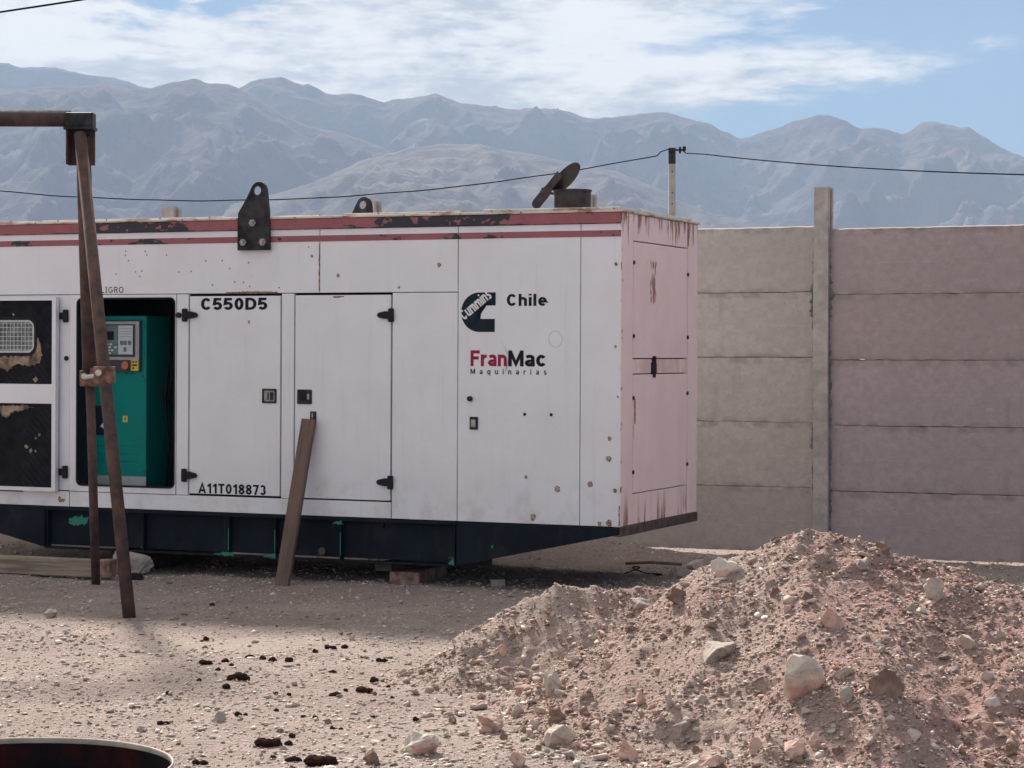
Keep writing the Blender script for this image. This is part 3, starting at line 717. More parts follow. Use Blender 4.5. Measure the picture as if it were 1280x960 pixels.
tube('stay_bolt', (-4.415, 0.0, 1.56), (-4.415, -0.010, 1.56), 0.018, 'black_plastic', G, 12)
# the door of the bay, folded right back: its lined inner face shows
od = box('open_door', -5.345, -4.478, -0.022, -0.012, 0.570, 2.016, WP, G, 0.002)
ring('door_rim', rrect(-5.345, -4.472, 0.566, 2.020, 0.004), rrect(-5.318, -4.506, 0.594, 1.993, 0.004), -0.060, -0.021, WP, od)
box('cross_bar', -5.318, -4.506, -0.052, -0.023, 1.220, 1.366, WP, od, 0.004)
def foam(z0, z1, hole=None):
    if hole:
        return ring('foam_lining', rrect(-5.317, -4.507, z0, z1, 0.003), rrect(*hole, 0.07), -0.046, -0.023, 'foam_black', od)
    return box('foam_lining', -5.317, -4.507, -0.046, -0.023, z0, z1, 'foam_black', od, 0)
foam(1.368, 1.992, (-5.10, -4.655, 1.585, 1.862)); foam(0.595, 1.218)
win = ring('window_frame', rrect(-5.108, -4.647, 1.577, 1.870, 0.075), rrect(-5.085, -4.672, 1.600, 1.847, 0.058), -0.052, -0.036, 'black_plastic', od)
ring('window_rim', rrect(-5.084, -4.673, 1.601, 1.846, 0.057), rrect(-5.070, -4.687, 1.615, 1.832, 0.045), -0.046, -0.034, 'wire_grey', win)
box('pane', -5.08, -4.675, -0.030, -0.026, 1.605, 1.842, 'pane_dusty', win, 0)
bm = bmesh.new()
for i in range(12): add_tube(bm, (-5.062 + i * 0.0335, -0.036, 1.615), (-5.062 + i * 0.0335, -0.036, 1.834), 0.0036, n=5)
for i in range(7): add_tube(bm, (-5.072, -0.037, 1.622 + i * 0.0335), (-4.685, -0.037, 1.622 + i * 0.0335), 0.0036, n=5)
obj('wire_mesh', bm_mesh(bm, 'wire_mesh'), 'wire_grey', win)
def blotch(name, pts, y, mat, parent, jit=0.008, seed=1, th=0.004):
    r = random.Random(seed); out = []
    n = len(pts)
    for i in range(n):
        x0, z0 = pts[i]; x1, z1 = pts[(i + 1) % n]; k = max(2, int(math.hypot(x1 - x0, z1 - z0) / 0.015))
        for j in range(k):
            t = j / k; out.append((x0 + (x1 - x0) * t + r.uniform(-jit, jit), z0 + (z1 - z0) * t + r.uniform(-jit, jit)))
    return prism(name, out, y - th, y, mat, parent)
blotch('torn_foam', [(-5.12, 1.575), (-4.70, 1.572), (-4.66, 1.62), (-4.64, 1.72), (-4.60, 1.60), (-4.615, 1.52), (-4.72, 1.505), (-4.84, 1.515), (-4.92, 1.46), (-4.99, 1.51), (-5.14, 1.53)], -0.0465, 'foam_torn', od, 0.009, 2)
blotch('torn_foam', [(-4.99, 1.200), (-4.78, 1.205), (-4.66, 1.190), (-4.80, 1.165), (-4.88, 1.15), (-4.93, 1.10), (-4.97, 1.15), (-5.10, 1.18)], -0.0465, 'foam_torn', od, 0.008, 3)
for k, (x, z, w) in enumerate(((-4.625, 0.985, 0.014), (-4.655, 0.96, 0.010), (-4.74, 0.895, 0.018), (-4.70, 0.868, 0.018), (-4.655, 0.862, 0.011), (-4.66, 1.40, 0.024), (-4.86, 1.885, 0.012))):
    blotch('foam_chip', [(x - w, z), (x, z + w), (x + w, z), (x, z - w)], -0.0465, 'foam_torn', od, 0.004, 20 + k, 0.003)
hinge(-4.418, 1.877, -1, od, True); hinge(-4.418, 0.711, -1, od, True)
box('door_slot', -5.345, -4.80, -0.0035, 0.0, 0.553, 0.566, 'black_plastic', G, 0)
# control cabinet standing in the bay
CY0 = 0.20
cab = box('control_cabinet', -4.345, -3.845, CY0, 0.60, 0.585, 1.880, 'teal_paint', G, 0.006)
box('kick_plate', -4.347, -3.843, CY0 - 0.004, CY0 - 0.0005, 0.582, 0.680, 'grey_metal', cab, 0)
fas = box('fascia', -4.30, -3.885, CY0 - 0.020, CY0 - 0.0005, 1.462, 1.846, 'fascia', cab, 0.006)
ring('fascia_trim', rrect(-4.292, -3.893, 1.55, 1.838, 0.01), rrect(-4.262, -3.925, 1.572, 1.818, 0.008), CY0 - 0.028, CY0 - 0.0195, 'grey_metal', fas)
box('screen_left', -4.250, -4.077, CY0 - 0.026, CY0 - 0.0215, 1.590, 1.808, 'display_dark', fas, 0)
box('screen_right', -4.076, -3.950, CY0 - 0.026, CY0 - 0.0215, 1.592, 1.808, 'display_pale', fas, 0)
box('readout', -4.19, -4.115, CY0 - 0.0285, CY0 - 0.026, 1.70, 1.765, 'letter_black', fas, 0)
for i, (x, z) in enumerate(((-4.172, 1.668), (-4.14, 1.668), (-4.15, 1.645), (-4.10, 1.645), (-4.19, 1.622), (-4.16, 1.622), (-4.13, 1.622), (-4.15, 1.60))):
    box('key', x - 0.010, x + 0.010, CY0 - 0.0285, CY0 - 0.026, z - 0.006, z + 0.006, 'key_pale', fas, 0)
for x0, x1, z0, z1 in ((-4.060, -4.030, 1.662, 1.694), (-4.026, -4.000, 1.662, 1.694), (-3.990, -3.962, 1.662, 1.694), (-4.028, -4.004, 1.612, 1.646)):
    box('button', x0, x1, CY0 - 0.0285, CY0 - 0.026, z0, z1, 'display_dark', fas, 0)
for k in range(4): box('print_line', -4.064, -3.962, CY0 - 0.0272, CY0 - 0.026, 1.722 + k * 0.02, 1.727 + k * 0.02, 'grey_metal', fas, 0)
tube('emergency_stop', (-3.999, CY0 - 0.0205, 1.510), (-3.999, CY0 - 0.055, 1.510), 0.026, 'estop', fas, 18, 0.030)
yt = box('warning_tag', -3.966, -3.900, CY0 - 0.0245, CY0 - 0.0205, 1.470, 1.562, 'yellow_tag', fas, 0)
for z, x0, x1 in ((1.535, -3.955, -3.937), (1.535, -3.928, -3.912), (1.512, -3.955, -3.912), (1.490, -3.950, -3.936)):
    box('tag_print', x0, x1, CY0 - 0.0258, CY0 - 0.0245, z - 0.006, z + 0.006, 'letter_black', yt, 0)
st = box('warning_sticker', -4.048, -4.006, CY0 - 0.003, CY0 - 0.0005, 1.084, 1.132, 'yellow_tag', cab, 0)
prism('sticker_bolt_mark', [(-4.030, 1.122), (-4.022, 1.122), (-4.026, 1.110), (-4.018, 1.110), (-4.032, 1.094), (-4.028, 1.106), (-4.036, 1.106)], CY0 - 0.0042, CY0 - 0.003, 'letter_black', st)
box('breaker_window', -4.29, -4.170, CY0 - 0.006, CY0 - 0.0005, 0.985, 1.205, 'navy', cab, 0.002)
prism('logo_mark', [(-4.245, 1.05), (-4.205, 1.09), (-4.205, 1.06), (-4.215, 1.035)], CY0 - 0.0085, CY0 - 0.006, 'key_pale', cab)
for z in (0.790, 0.848, 0.906):
    for x in (-4.27, -4.175, -4.08, -3.985):
        box('louvre', x, x + 0.062, CY0 - 0.006, CY0 - 0.0005, z, z + 0.008, 'teal_paint', cab, 0.002)
for x, z in ((-3.875, 1.43), (-3.97, 1.448), (-4.02, 1.448), (-3.86, 1.40), (-3.86, 1.80), (-3.86, 0.72), (-3.862, 1.60)):
    tube('screw', (x, CY0 - 0.0005, z), (x, CY0 - 0.005, z), 0.007, 'black_steel', cab, 8)
box('engine_guard', -3.80, -3.50, 0.55, 0.60, 0.60, 1.86, 'teal_inside', G, 0.004)
for k in range(14):
    box('guard_slot', -3.70, -3.62, 0.545, 0.5495, 1.22 + k * 0.035, 1.232 + k * 0.035, 'dark_inside', G, 0)
for k, (x, r_) in enumerate(((-3.80, 0.012), (-3.77, 0.009), (-3.66, 0.015))):
    bm = bmesh.new(); add_path(bm, [(x, 0.42 + 0.01 * k, 0.60), (x + 0.03, 0.40, 0.9), (x - 0.01, 0.41, 1.25), (x + 0.02 * k, 0.45, 1.6), (x - 0.02, 0.50, 1.95)], r_)
    obj('wiring', bm_mesh(bm, 'wiring', True), 'black_plastic', G)
bm = bmesh.new(); add_path(bm, [(-3.52, 0.30, 0.62), (-3.55, 0.30, 0.85), (-3.60, 0.32, 1.05), (-3.585, 0.36, 1.25)], 0.022)
obj('hose', bm_mesh(bm, 'hose', True), 'grey_metal', G)
# painted lettering
tp = 0.0012
text('lettering', 'PELIGRO', -4.195, -3.918, 2.046, 2.092, -tp, 'letter_black', G, 0.13, 0.22)
text('lettering', 'C550D5', -3.255, -2.704, 1.918, 2.005, -0.001 - tp, 'letter_black', doorA, 0.215, 0.11)
text('lettering', 'A11T018873', -3.268, -2.71, 0.588, 0.660, -0.001 - tp, 'letter_black', doorA, 0.20, 0.13)
text('lettering', 'Chile', -0.835, -0.539, 1.938, 2.020, -tp, 'letter_black', tall, 0.205, 0.12)
text('lettering', 'Fran', -1.105, -0.833, 1.525, 1.634, -tp, 'letter_red', tall, 0.20, 0.07)
text('lettering', 'Mac', -0.822, -0.539, 1.525, 1.634, -tp, 'letter_black', tall, 0.20, 0.07)
text('lettering', 'Maquinarias', -1.105, -0.539, 1.470, 1.508, -tp, 'letter_black', tall, 0.17, 0.85)
# the C-shaped emblem with a word across it
cx_, cz_ = -1.042, 1.896; xr = -0.918; ro = 0.136
outl = [(xr, cz_ + ro)] + [(cx_ + ro * math.cos(math.radians(a)), cz_ + ro * math.sin(math.radians(a))) for a in range(90, 271, 10)] + [(xr - 0.006, cz_ - ro), (xr - 0.006, cz_ - 0.046)]
outl += [(cx_ + 0.022 + 0.046 * math.cos(math.radians(a)), cz_ + 0.046 * math.sin(math.radians(a))) for a in range(270, 89, -15)] + [(xr, cz_ + 0.046)]
def flat(name, pts, y, mat, parent):
    bm = bmesh.new(); bm.faces.new([bm.verts.new((x, y, z)) for x, z in pts]); bmesh.ops.triangulate(bm, faces=bm.faces[:])
    return obj(name, bm_mesh(bm, name), mat, parent)
em = flat('emblem', outl, -tp, 'navy', tall)
text('emblem_word', 'Cummins', -1.152, -0.888, 1.838, 1.916, -tp - 0.0012, 'letter_white', em, 0.20, 0.06, math.radians(38))
# old marks on the paint
ring('ring_mark', circle(-0.474, 1.712, 0.056, 28, 0.92), circle(-0.474, 1.712, 0.052, 28, 0.92), -0.0008, 0.0, 'scratch', tall)
def arc_mark(c, r, a0, a1):
    n = 14; o_ = [(c[0] + r * math.cos(math.radians(a0 + (a1 - a0) * i / n)), c[1] + r * math.sin(math.radians(a0 + (a1 - a0) * i / n))) for i in range(n + 1)]
    i_ = [(c[0] + (r - 0.004 * math.sin(math.pi * i / n)) * math.cos(math.radians(a0 + (a1 - a0) * i / n)), c[1] + (r - 0.004 * math.sin(math.pi * i / n)) * math.sin(math.radians(a0 + (a1 - a0) * i / n))) for i in range(n + 1)]
    flat('scratch_mark', o_ + i_[::-1][1:-1], -0.0010, 'scratch', tall)
arc_mark((-0.98, 1.57), 0.16, -35, 55)
tube('push_knob', (-1.105, 0, 1.300), (-1.105, -0.022, 1.300), 0.018, 'black_steel', tall, 14)
lk = box('lock_plate', -1.108, -1.046, -0.010, 0.0, 1.088, 1.176, 'black_steel', tall, 0.004)
box('lock_flap', -1.096, -1.060, -0.015, -0.010, 1.105, 1.158, 'bolt_steel', lk, 0.002)
for x in (-0.698, -0.503): tube('bolt_hole', (x, 0.0, 1.199), (x, -0.004, 1.199), 0.011, 'black_plastic', tall, 10)
plugs = [(-0.04, 2.217, .016), (-0.08, 1.047, .018), (-0.086, 0.912, .024), (-0.218, 0.737, .024), (-0.457, 0.698, .027), (-0.686, 0.773, .015), (-0.04, 0.699, .017), (-0.633, 0.502, .027), (-0.149, 0.472, .018), (-0.08, 0.480, .028),
         (-0.023, 1.327, .009), (-2.135, 2.161, .016), (-1.348, 2.226, .019), (-1.657, 2.072, .012), (-2.346, 2.299, .014), (-2.855, 1.833, .015), (-0.04, 1.664, .011)]
for k, (x, z, r) in enumerate(plugs):
    par = corner if x > -0.29 else tall if x > -1.2 else G
    pale = 7 <= k - 4 or k in (1, 2)
    rj = random.Random(300 + k); r *= 0.72
    o_ = [(x + (cx - x) * q, z + (cz - z) * q - max(0, -(cz - z)) * q * 0.25) for (cx, cz), q in zip(circle(x, z, r, 20), [rj.uniform(0.80, 1.22) for _ in range(20)])]
    i_ = [(x + (cx - x) * q, z + (cz - z) * q) for (cx, cz), q in zip(circle(x, z, r * 0.62, 20), [rj.uniform(0.8, 1.12) for _ in range(20)])]
    ring('rivet_stain', o_, i_, -0.0018, 0.0012, 'rust_spot', par)
    tube('rivet', (x, 0.0, z), (x, -0.003, z), r * 0.45, 'bolt_steel' if k % 3 else 'rust_spot', par, 10)
rs = random.Random(12)
for k in range(22):
    x = rs.uniform(-4.0, -2.35); z = rs.uniform(2.07, 2.38)
    tube('rivet', (x, 0, z), (x, -0.002, z), 0.006, 'rust_spot', G, 6)
blotch('rust_chip', [(-4.482, 0.512), (-4.470, 0.535), (-4.462, 0.512), (-4.42, 0.508), (-4.43, 0.486), (-4.478, 0.484)], 0.0005, 'rust_spot', G, 0.004, 8, 0.002)
blotch('rust_chip', [(-2.290, 2.05), (-2.285, 2.05), (-2.282, 2.30), (-2.285, 2.39), (-2.290, 2.30)], 0.0005, 'rust_spot', G, 0.003, 9, 0.002)
blotch('rust_chip', [(-3.05, 2.036), (-2.62, 2.038), (-2.62, 2.048), (-2.86, 2.052), (-3.05, 2.046)], 0.0005, 'rust_spot', G, 0.003, 10, 0.002)
blotch('rust_chip', [(-2.18, 2.012), (-2.08, 2.014), (-2.10, 2.004), (-2.16, 2.002)], -0.0005, 'rust_spot', doorB, 0.003, 11, 0.002)
blotch('rust_chip', [(-0.012, 0.46), (-0.004, 0.46), (-0.004, 0.60), (-0.012, 0.59)], 0.0005, 'rust_spot', corner, 0.002, 13, 0.003)
# stripes and roof
box('red_trim', L0, -0.004, -0.014, 0.10, 2.4905, 2.565, 'red_stripe', G, 0.004)
box('red_stripe', L0, -0.004, -0.0022, -0.0003, 2.401, 2.444, 'red_stripe', G, 0)
box('roof', L0 - 0.01, 0.012, -0.022, DW + 0.02, 2.566, 2.582, 'roof_paint', G, 0.003)
for x0, x1, z1, yb in ((-1.014, -0.01, 2.600, 1.5), (-2.10, -1.18, 2.597, 1.4), (-4.65, -3.08, 2.594, 1.2), (-2.62, -2.28, 2.590, 1.3), (-5.75, -4.75, 2.592, 1.4)):
    box('roof_sheet', x0, x1, -0.010 if x1 > -0.1 else 0.015, yb, 2.5825, z1, 'roof_paint', G, 0.003)
for k in range(26):
    x = -5.6 + k * 0.222 + rs.uniform(-0.03, 0.03)
    tube('roof_screw', (x, -0.020, 2.588 if k % 2 else 2.574), (x, -0.027, 2.588 if k % 2 else 2.574), 0.006, 'rust_spot', G, 6)
    tube('trim_screw', (x + 0.1, -0.013, 2.53), (x + 0.1, -0.018, 2.53), 0.006, 'rust_spot', G, 6)
def lug(y0, y1, front):
    hx, hz, hr = -2.782, 2.772, 0.032
    out = [(-2.934, 2.345), (-2.672, 2.345), (-2.676, 2.62), (-2.694, 2.775)]
    out += [(-2.760 + 0.066 * math.cos(math.radians(a)), 2.768 + 0.066 * math.sin(math.radians(a))) for a in range(0, 151, 15)]
    out += [(-2.86, 2.72), (-2.928, 2.615), (-2.934, 2.56)]
    # plate with a hole: ring between the outline (resampled) and the hole
    n = 64; seg = []; tot = 0
    for i in range(len(out)):
        a = Vector(out[i]); b = Vector(out[(i + 1) % len(out)]); seg.append((a, b, (b - a).length)); tot += (b - a).length
    def at(t):
        d = t * tot
        for a, b, l in seg:
            if d <= l: return tuple(a + (b - a) * (d / l))
            d -= l
        return out[0]
    o_ = [at(i / n) for i in range(n)]
    o_ = o_ + out
    cxh, czh = hx + 0.008, hz
    o_ = sorted(set((round(x, 5), round(z, 5)) for x, z in o_), key=lambda p: math.atan2(p[1] - czh, p[0] - cxh))
    i_ = []
    for x, z in o_:
        a = math.atan2(z - czh, x - cxh); i_.append((cxh + hr * math.cos(a), czh + hr * math.sin(a)))
    p = ring('lifting_lug', o_, i_, y0, y1, 'black_steel', G)
    if front:
        for x, z in ((-2.882, 2.402), (-2.722, 2.402), (-2.806, 2.54)):
            b_ = tube('lug_bolt', (x, y0, z), (x, y0 - 0.018, z), 0.027, 'bolt_steel', p, 6)
            tube('bolt_tip', (x, y0 - 0.018, z), (x, y0 - 0.028, z), 0.013, 'bolt_steel', p, 10)
lug(-0.034, -0.015, True); lug(DW + 0.022, DW + 0.040, False)
# exhaust outlet with its rain flap
sx, sy = -0.673, 0.80
bm = bmesh.new()
n = 28; R0 = 0.132
prof = [(R0, 2.583), (R0, 2.765), (R0 + 0.006, 2.768), (R0 + 0.006, 2.782), (R0 - 0.010, 2.782), (R0 - 0.010, 2.60)]
rows = [[bm.verts.new((sx + r * math.cos(2 * math.pi * i / n), sy + r * math.sin(2 * math.pi * i / n), z)) for i in range(n)] for r, z in prof]
for A, B in zip(rows, rows[1:]):
    for i in range(n): bm.faces.new((A[i], A[(i + 1) % n], B[(i + 1) % n], B[i]))
stack = obj('exhaust_outlet', bm_mesh(bm, 'exhaust_outlet'), 'stack_steel', G)
rt = Vector((0.919, 0.394, 0)); vw = Vector((-0.394, 0.919, 0)); up = Vector((0, 0, 1))
e1 = (rt * 0.69 + up * 0.724).normalized(); e3 = ((up * 0.69 - rt * 0.724) * 0.93 + vw * 0.36).normalized(); e2 = e3.cross(e1)
fc = Vector((-0.722, sy, 2.872))
bm = bmesh.new(); ra = []; rb = []
for i in range(26):
    a = 2 * math.pi * i / 26; p = fc + e1 * (0.135 * math.cos(a)) + e2 * (0.135 * math.sin(a))
    ra.append(bm.verts.new(p + e3 * 0.004)); rb.append(bm.verts.new(p - e3 * 0.004))
bm.faces.new(ra); bm.faces.new(rb[::-1])
for i in range(26): bm.faces.new((ra[i], rb[i], rb[(i + 1) % 26], ra[(i + 1) % 26]))
flap = obj('rain_flap', bm_mesh(bm, 'rain_flap'), 'black_plastic', stack)
# counterweight arm (a flat bar with a rounded end) and pivot
a0 = fc - e1 * 0.07; pts = []
def arm_pt(u, v): return (fc.x + e1.x * u - e1.z * v, fc.z + e1.z * u + e1.x * v)
arm = [arm_pt(0.02, 0.030), arm_pt(-0.10, 0.030), arm_pt(-0.16, 0.036)] + [arm_pt(-0.265 - 0.036 * math.sin(math.radians(t)), 0.036 * math.cos(math.radians(t))) for t in range(0, 181, 20)] + [arm_pt(-0.16, -0.036), arm_pt(-0.10, -0.024), arm_pt(0.02, -0.024)]
prism('counterweight_arm', arm, sy - 0.150, sy - 0.135, 'stack_steel', stack)
prism('pivot_bracket', [(-0.80, 2.765), (-0.80, 2.735), (-0.838, 2.728), (-0.868, 2.750), (-0.85, 2.795), (-0.835, 2.765)], sy - 0.145, sy - 0.125, 'stack_steel', stack)
tube('pivot_pin', (-0.85, sy - 0.155, 2.765), (-0.85, sy + 0.14, 2.765), 0.012, 'rail_brown', stack, 8)
# end face
PK = 'pink_cast_paint'
def end_sheet(name, y0, y1, z0, z1, x1=0.0):
    return box(name, x1 - TH, x1, y0, y1, z0, z1, PK, G, 0.003)
end_sheet('end_post', 0.0365, 0.227, ZB + 0.006, 2.564); end_sheet('end_post', 1.390, DW, ZB + 0.006, 2.564)
box('end_post_edge', -0.0035, 0.0, 0.0, 0.036, ZB + 0.006, 2.564, PK, G, 0)
for z0, z1, x1 in ((2.385, 2.564, -0.003), (1.586, 2.377, -0.001), (1.480, 1.5785, -0.006), (0.667, 1.4725, -0.001), (ZB + 0.006, 0.661, -0.003)):
    end_sheet('end_panel', 0.2405, 1.3765, z0, z1, x1)
box('end_lining', -0.06, -0.045, 0.07, DW - 0.07, ZB, 2.55, 'dark_inside', G, 0)
bm = bmesh.new(); add_box(bm, -0.016, 0.012, 0.610, 0.690, 1.475, 1.555, 0.008); add_box(bm, -0.016, 0.016, 0.628, 0.668, 1.545, 1.60, 0.006); add_box(bm, -0.01, 0.010, 0.635, 0.675, 1.45, 1.49, 0.004)
obj('end_latch', bm_mesh(bm, 'end_latch'), 'black_plastic', G)
for y, z in ((0.236, 2.235), (1.376, 2.19), (0.236, 1.735), (1.376, 1.735), (0.236, 1.315), (1.376, 1.33), (0.236, 0.81), (1.376, 0.815)):
    tube('end_bolt', (-0.002, y, z), (0.008, y, z), 0.014, 'black_steel', G, 10)
box('end_strap', -0.002, 0.006, 0.262, 0.272, 1.14, 1.31, 'rust_spot', G, 0)
box('end_rail', -0.05, 0.008, -0.004, DW + 0.004, 0.388, 0.4535, 'rail_brown', G, 0.004)
# other two sides
box('rear_panel', L0, -0.04, DW - TH, DW, ZB + 0.006, 2.564, WP, G, 0.003)
box('end_panel', L0, L0 + TH, 0.036, DW - TH - 0.001, ZB + 0.006, 2.564, WP, G, 0.003)
# skid base
prof = [(L0, 0.4485), (-0.052, 0.4485), (-0.052, 0.405), (-1.208, 0.150), (-4.60, 0.150), (L0, 0.405)]
prism('skid_tank', [(x, z if z > 0.44 else z + 0.012) for x, z in prof], 0.05, DW - 0.05, 'base_paint', G)
prism('skid_end', [(-1.204, 0.4485), (-0.004, 0.4485), (-0.004, 0.402), (-1.204, 0.146)], -0.004, 0.05, 'base_paint', G)
prism('skid_end', [(L0, 0.4485), (-4.604, 0.4485), (-4.604, 0.146), (L0, 0.402)], -0.004, 0.05, 'base_paint', G)
for yy in (0.0, DW):
    d = 1 if yy == 0 else -1
    box('top_flange', -4.600, -1.208, min(yy - 0.006 * d, yy + 0.06 * d), max(yy - 0.006 * d, yy + 0.06 * d), 0.424, 0.4488, 'base_paint', G, 0.003)
    box('bottom_flange', -4.598, -1.21, min(yy - 0.010 * d, yy + 0.06 * d), max(yy - 0.010 * d, yy + 0.06 * d), 0.136, 0.1495, 'base_paint', G, 0.003)
    for x in (-4.585, -3.745, -3.02, -2.638, -2.11, -1.224):
        box('stiffener', x - 0.005, x + 0.005, min(yy + 0.004 * d, yy + 0.052 * d), max(yy + 0.004 * d, yy + 0.052 * d), 0.150, 0.424, 'base_paint', G, 0)
blotch('paint_patch', [(-4.42, 0.36), (-4.32, 0.385), (-4.24, 0.37), (-4.27, 0.325), (-4.34, 0.305), (-4.42, 0.33)], 0.0495, 'teal_spot', G, 0.012, 31, 0.002)
for k, (x, z, w, h) in enumerate(((-3.04, 0.158, 0.10, 0.016), (-2.665, 0.158, 0.06, 0.018), (-2.12, 0.416, 0.05, 0.016), (-1.235, 0.170, 0.025, 0.022))):
    blotch('paint_patch', [(x - w, z - h * 0.5), (x - w * 0.3, z + h * 0.3), (x + w * 0.6, z + h), (x + w * 0.7, z - h), (x, z - h * 0.9)], -0.011, 'teal_spot', G, 0.006, 40 + k, 0.0015)
for x in (-3.02, -2.638, -2.11): box('weld_drip', x - 0.003, x + 0.003, 0.0015, 0.0038, 0.18, 0.34, 'teal_spot', G, 0)
tube('drain_plug', (-2.27, 0.05, 0.20), (-2.27, 0.02, 0.20), 0.028, 'rail_brown', G, 10)
tube('earth_bolt', (-1.80, 0.05, 0.40), (-1.80, 0.03, 0.40), 0.018, 'black_plastic', G, 8)

def g2w(x, y, z=0.0):
    c, s_ = math.cos(YAW), math.sin(YAW)
    return Vector((GX + c * x - s_ * y, GY + s_ * x + c * y, z))

# timber sleepers that carry the machine
def sleeper(lx, w, y0, y1, z0, z1, rot, label, mat, group=None):
    p = g2w(lx, (y0 + y1) / 2, (z0 + z1) / 2); bm = bmesh.new()
    add_box(bm, -w / 2, w / 2, -(y1 - y0) / 2, (y1 - y0) / 2, -(z1 - z0) / 2, (z1 - z0) / 2, 0.008)
    o = obj('timber_block', bm_mesh(bm, 'timber_block'), mat); o.location = p; o.rotation_euler = (0, 0, YAW + rot)
    return tag(o, label, 'timber block', group)
sleeper(-1.70, 0.22, 0.07, 0.80, -0.01, 0.085, 0.16, 'red stained timber block on the ground under the skid base', 'timber_red')
sleeper(-1.80, 0.13, 0.06, 1.5, 0.085, 0.147, 0.0, 'dark packing timber between the red block and the skid base', 'timber_dark')
sleeper(-4.05, 0.20, 0.20, 1.5, -0.01, 0.156, 0.0, 'dark sleeper in the gloom under the skid, behind the grey boulder', 'timber_dark')
sleeper(-1.75, 0.24, 1.05, 1.55, -0.01, 0.085, -0.1, 'short block under the rear of the dark packing timber', 'timber_dark')

# plank leaning on the door
p0 = Vector((-1.606, 15.655, 0.0)); p1 = g2w(-2.335, -0.040, 1.150)
bm = bmesh.new(); d = (p1 - p0); ln = d.length; add_box(bm, -0.052, 0.052, -0.019, 0.019, -0.02, ln, 0.004)
plank = obj('wooden_plank', bm_mesh(bm, 'wooden_plank'), 'plank_wood'); plank.location = p0
zax = d.normalized(); xax = Vector((0.94, -0.34, 0)); xax = (xax - zax * xax.dot(zax)).normalized(); yax = zax.cross(xax)
plank.rotation_euler = Matrix((xax, yax, zax)).transposed().to_euler()
tag(plank, 'brown wooden plank leaning against the closed white door of the generator', 'plank')
# timber lying in front of the base, grey stone and scrap beside it
bm = bmesh.new(); add_box(bm, -2.9, 0.0, -0.05, 0.05, 0.0, 0.125, 0.006)
tim = obj('timber_beam', bm_mesh(bm, 'timber_beam'), 'timber_grey'); tim.location = (-2.86, 16.04, 0.014); tim.rotation_euler = (0, 0.004, math.atan2(-0.36, 0.92)); tag(tim, 'long weathered timber beam lying on the ground before the generator base', 'timber beam')
bm = bmesh.new(); add_box(bm, -0.10, 0.004, -0.052, 0.052, 0.010, 0.127, 0.004); obj('painted_end', bm_mesh(bm, 'painted_end'), 'timber_red', tim)

# ------------------------------------------------------------------ rusty pipe frame
pf = tag(empty('pipe_frame', (-2.845, 14.75, 0)), 'rusty steel pipe trestle frame standing before the generator', 'pipe frame')
RP = 'rusty_pipe'
def P(x, y, z): return (x + 2.845, y - 14.75, z)
tube('cross_beam', P(-2.765, 14.75, 3.155), P(-6.6, 14.75, 3.165), 0.046, RP, pf, 18)
tube('beam_weld_line', P(-2.90, 14.75, 3.212), P(-6.6, 14.75, 3.214), 0.010, 'zinc', pf, 6)
def trestle(dx, first):
    A = Vector(P(-2.835 + dx, 14.70, 3.06)); B = Vector(P(-2.835 + dx, 14.80, 3.06))
    F = Vector(P(-2.334 + dx, 13.70, -0.06)); Bk = Vector(P(-2.915 + dx, 15.70, -0.06))
    tube('leg', A, F, 0.040, RP, pf, 16)
    mid = B + (Bk - B) * 0.53
    tube('leg', mid - (Bk - B).normalized() * 0.05, Bk, 0.031, RP, pf, 14)
    tube('leg_sleeve', B, mid, 0.049, RP, pf, 16)
    bm = bmesh.new(); X0 = 2.845 - 2.928 + dx
    add_box(bm, X0, X0 + 0.172, 0.058, 0.068, 2.86, 3.10, 0.002); add_box(bm, X0, X0 + 0.010, -0.055, 0.058, 2.86, 3.10, 0.002)
    obj('saddle_plate', bm_mesh(bm, 'saddle_plate'), 'rusty_pipe', pf)
    bm = bmesh.new(); add_box(bm, X0 - 0.012, X0 + 0.185, -0.075, 0.075, 3.085, 3.105, 0.003); add_box(bm, X0, X0 + 0.178, -0.062, 0.062, 3.105, 3.198, 0.006)
    obj('saddle_cap', bm_mesh(bm, 'saddle_cap'), 'black_steel', pf)
    q = (A + (F - A) * 0.505); q2 = B + (Bk - B) * 0.515
    bm = bmesh.new(); add_tube(bm, q2 - Vector((0.035, 0, 0.0)), q2 + Vector((0.0, 0, -0.001)) + (q - q2) * 1.0, 0.016, n=10)
    obj('tie_rod', bm_mesh(bm, 'tie_rod'), 'zinc', pf)
    for cpt, s_ in ((q2, 1), (q, -1)):
        bm = bmesh.new(); add_box(bm, cpt.x - 0.062, cpt.x + 0.062, cpt.y - 0.052, cpt.y + 0.052, cpt.z - 0.060, cpt.z + 0.050, 0.008)
        cl = obj('clamp', bm_mesh(bm, 'clamp'), 'rust_clamp', pf)
        tube('clamp_bolt', (cpt.x - 0.025, cpt.y - 0.05, cpt.z + 0.01), (cpt.x - 0.025, cpt.y - 0.085, cpt.z + 0.01), 0.020, 'zinc', cl, 10)
    bm = bmesh.new(); w_ = q2 + (q - q2) * 0.4
    add_box(bm, w_.x - 0.03, w_.x + 0.035, w_.y - 0.03, w_.y + 0.03, w_.z + 0.01, w_.z + 0.055, 0.006)
    obj('tie_bracket', bm_mesh(bm, 'tie_bracket'), 'rust_clamp', pf)
trestle(0, True); trestle(-3.6, False)

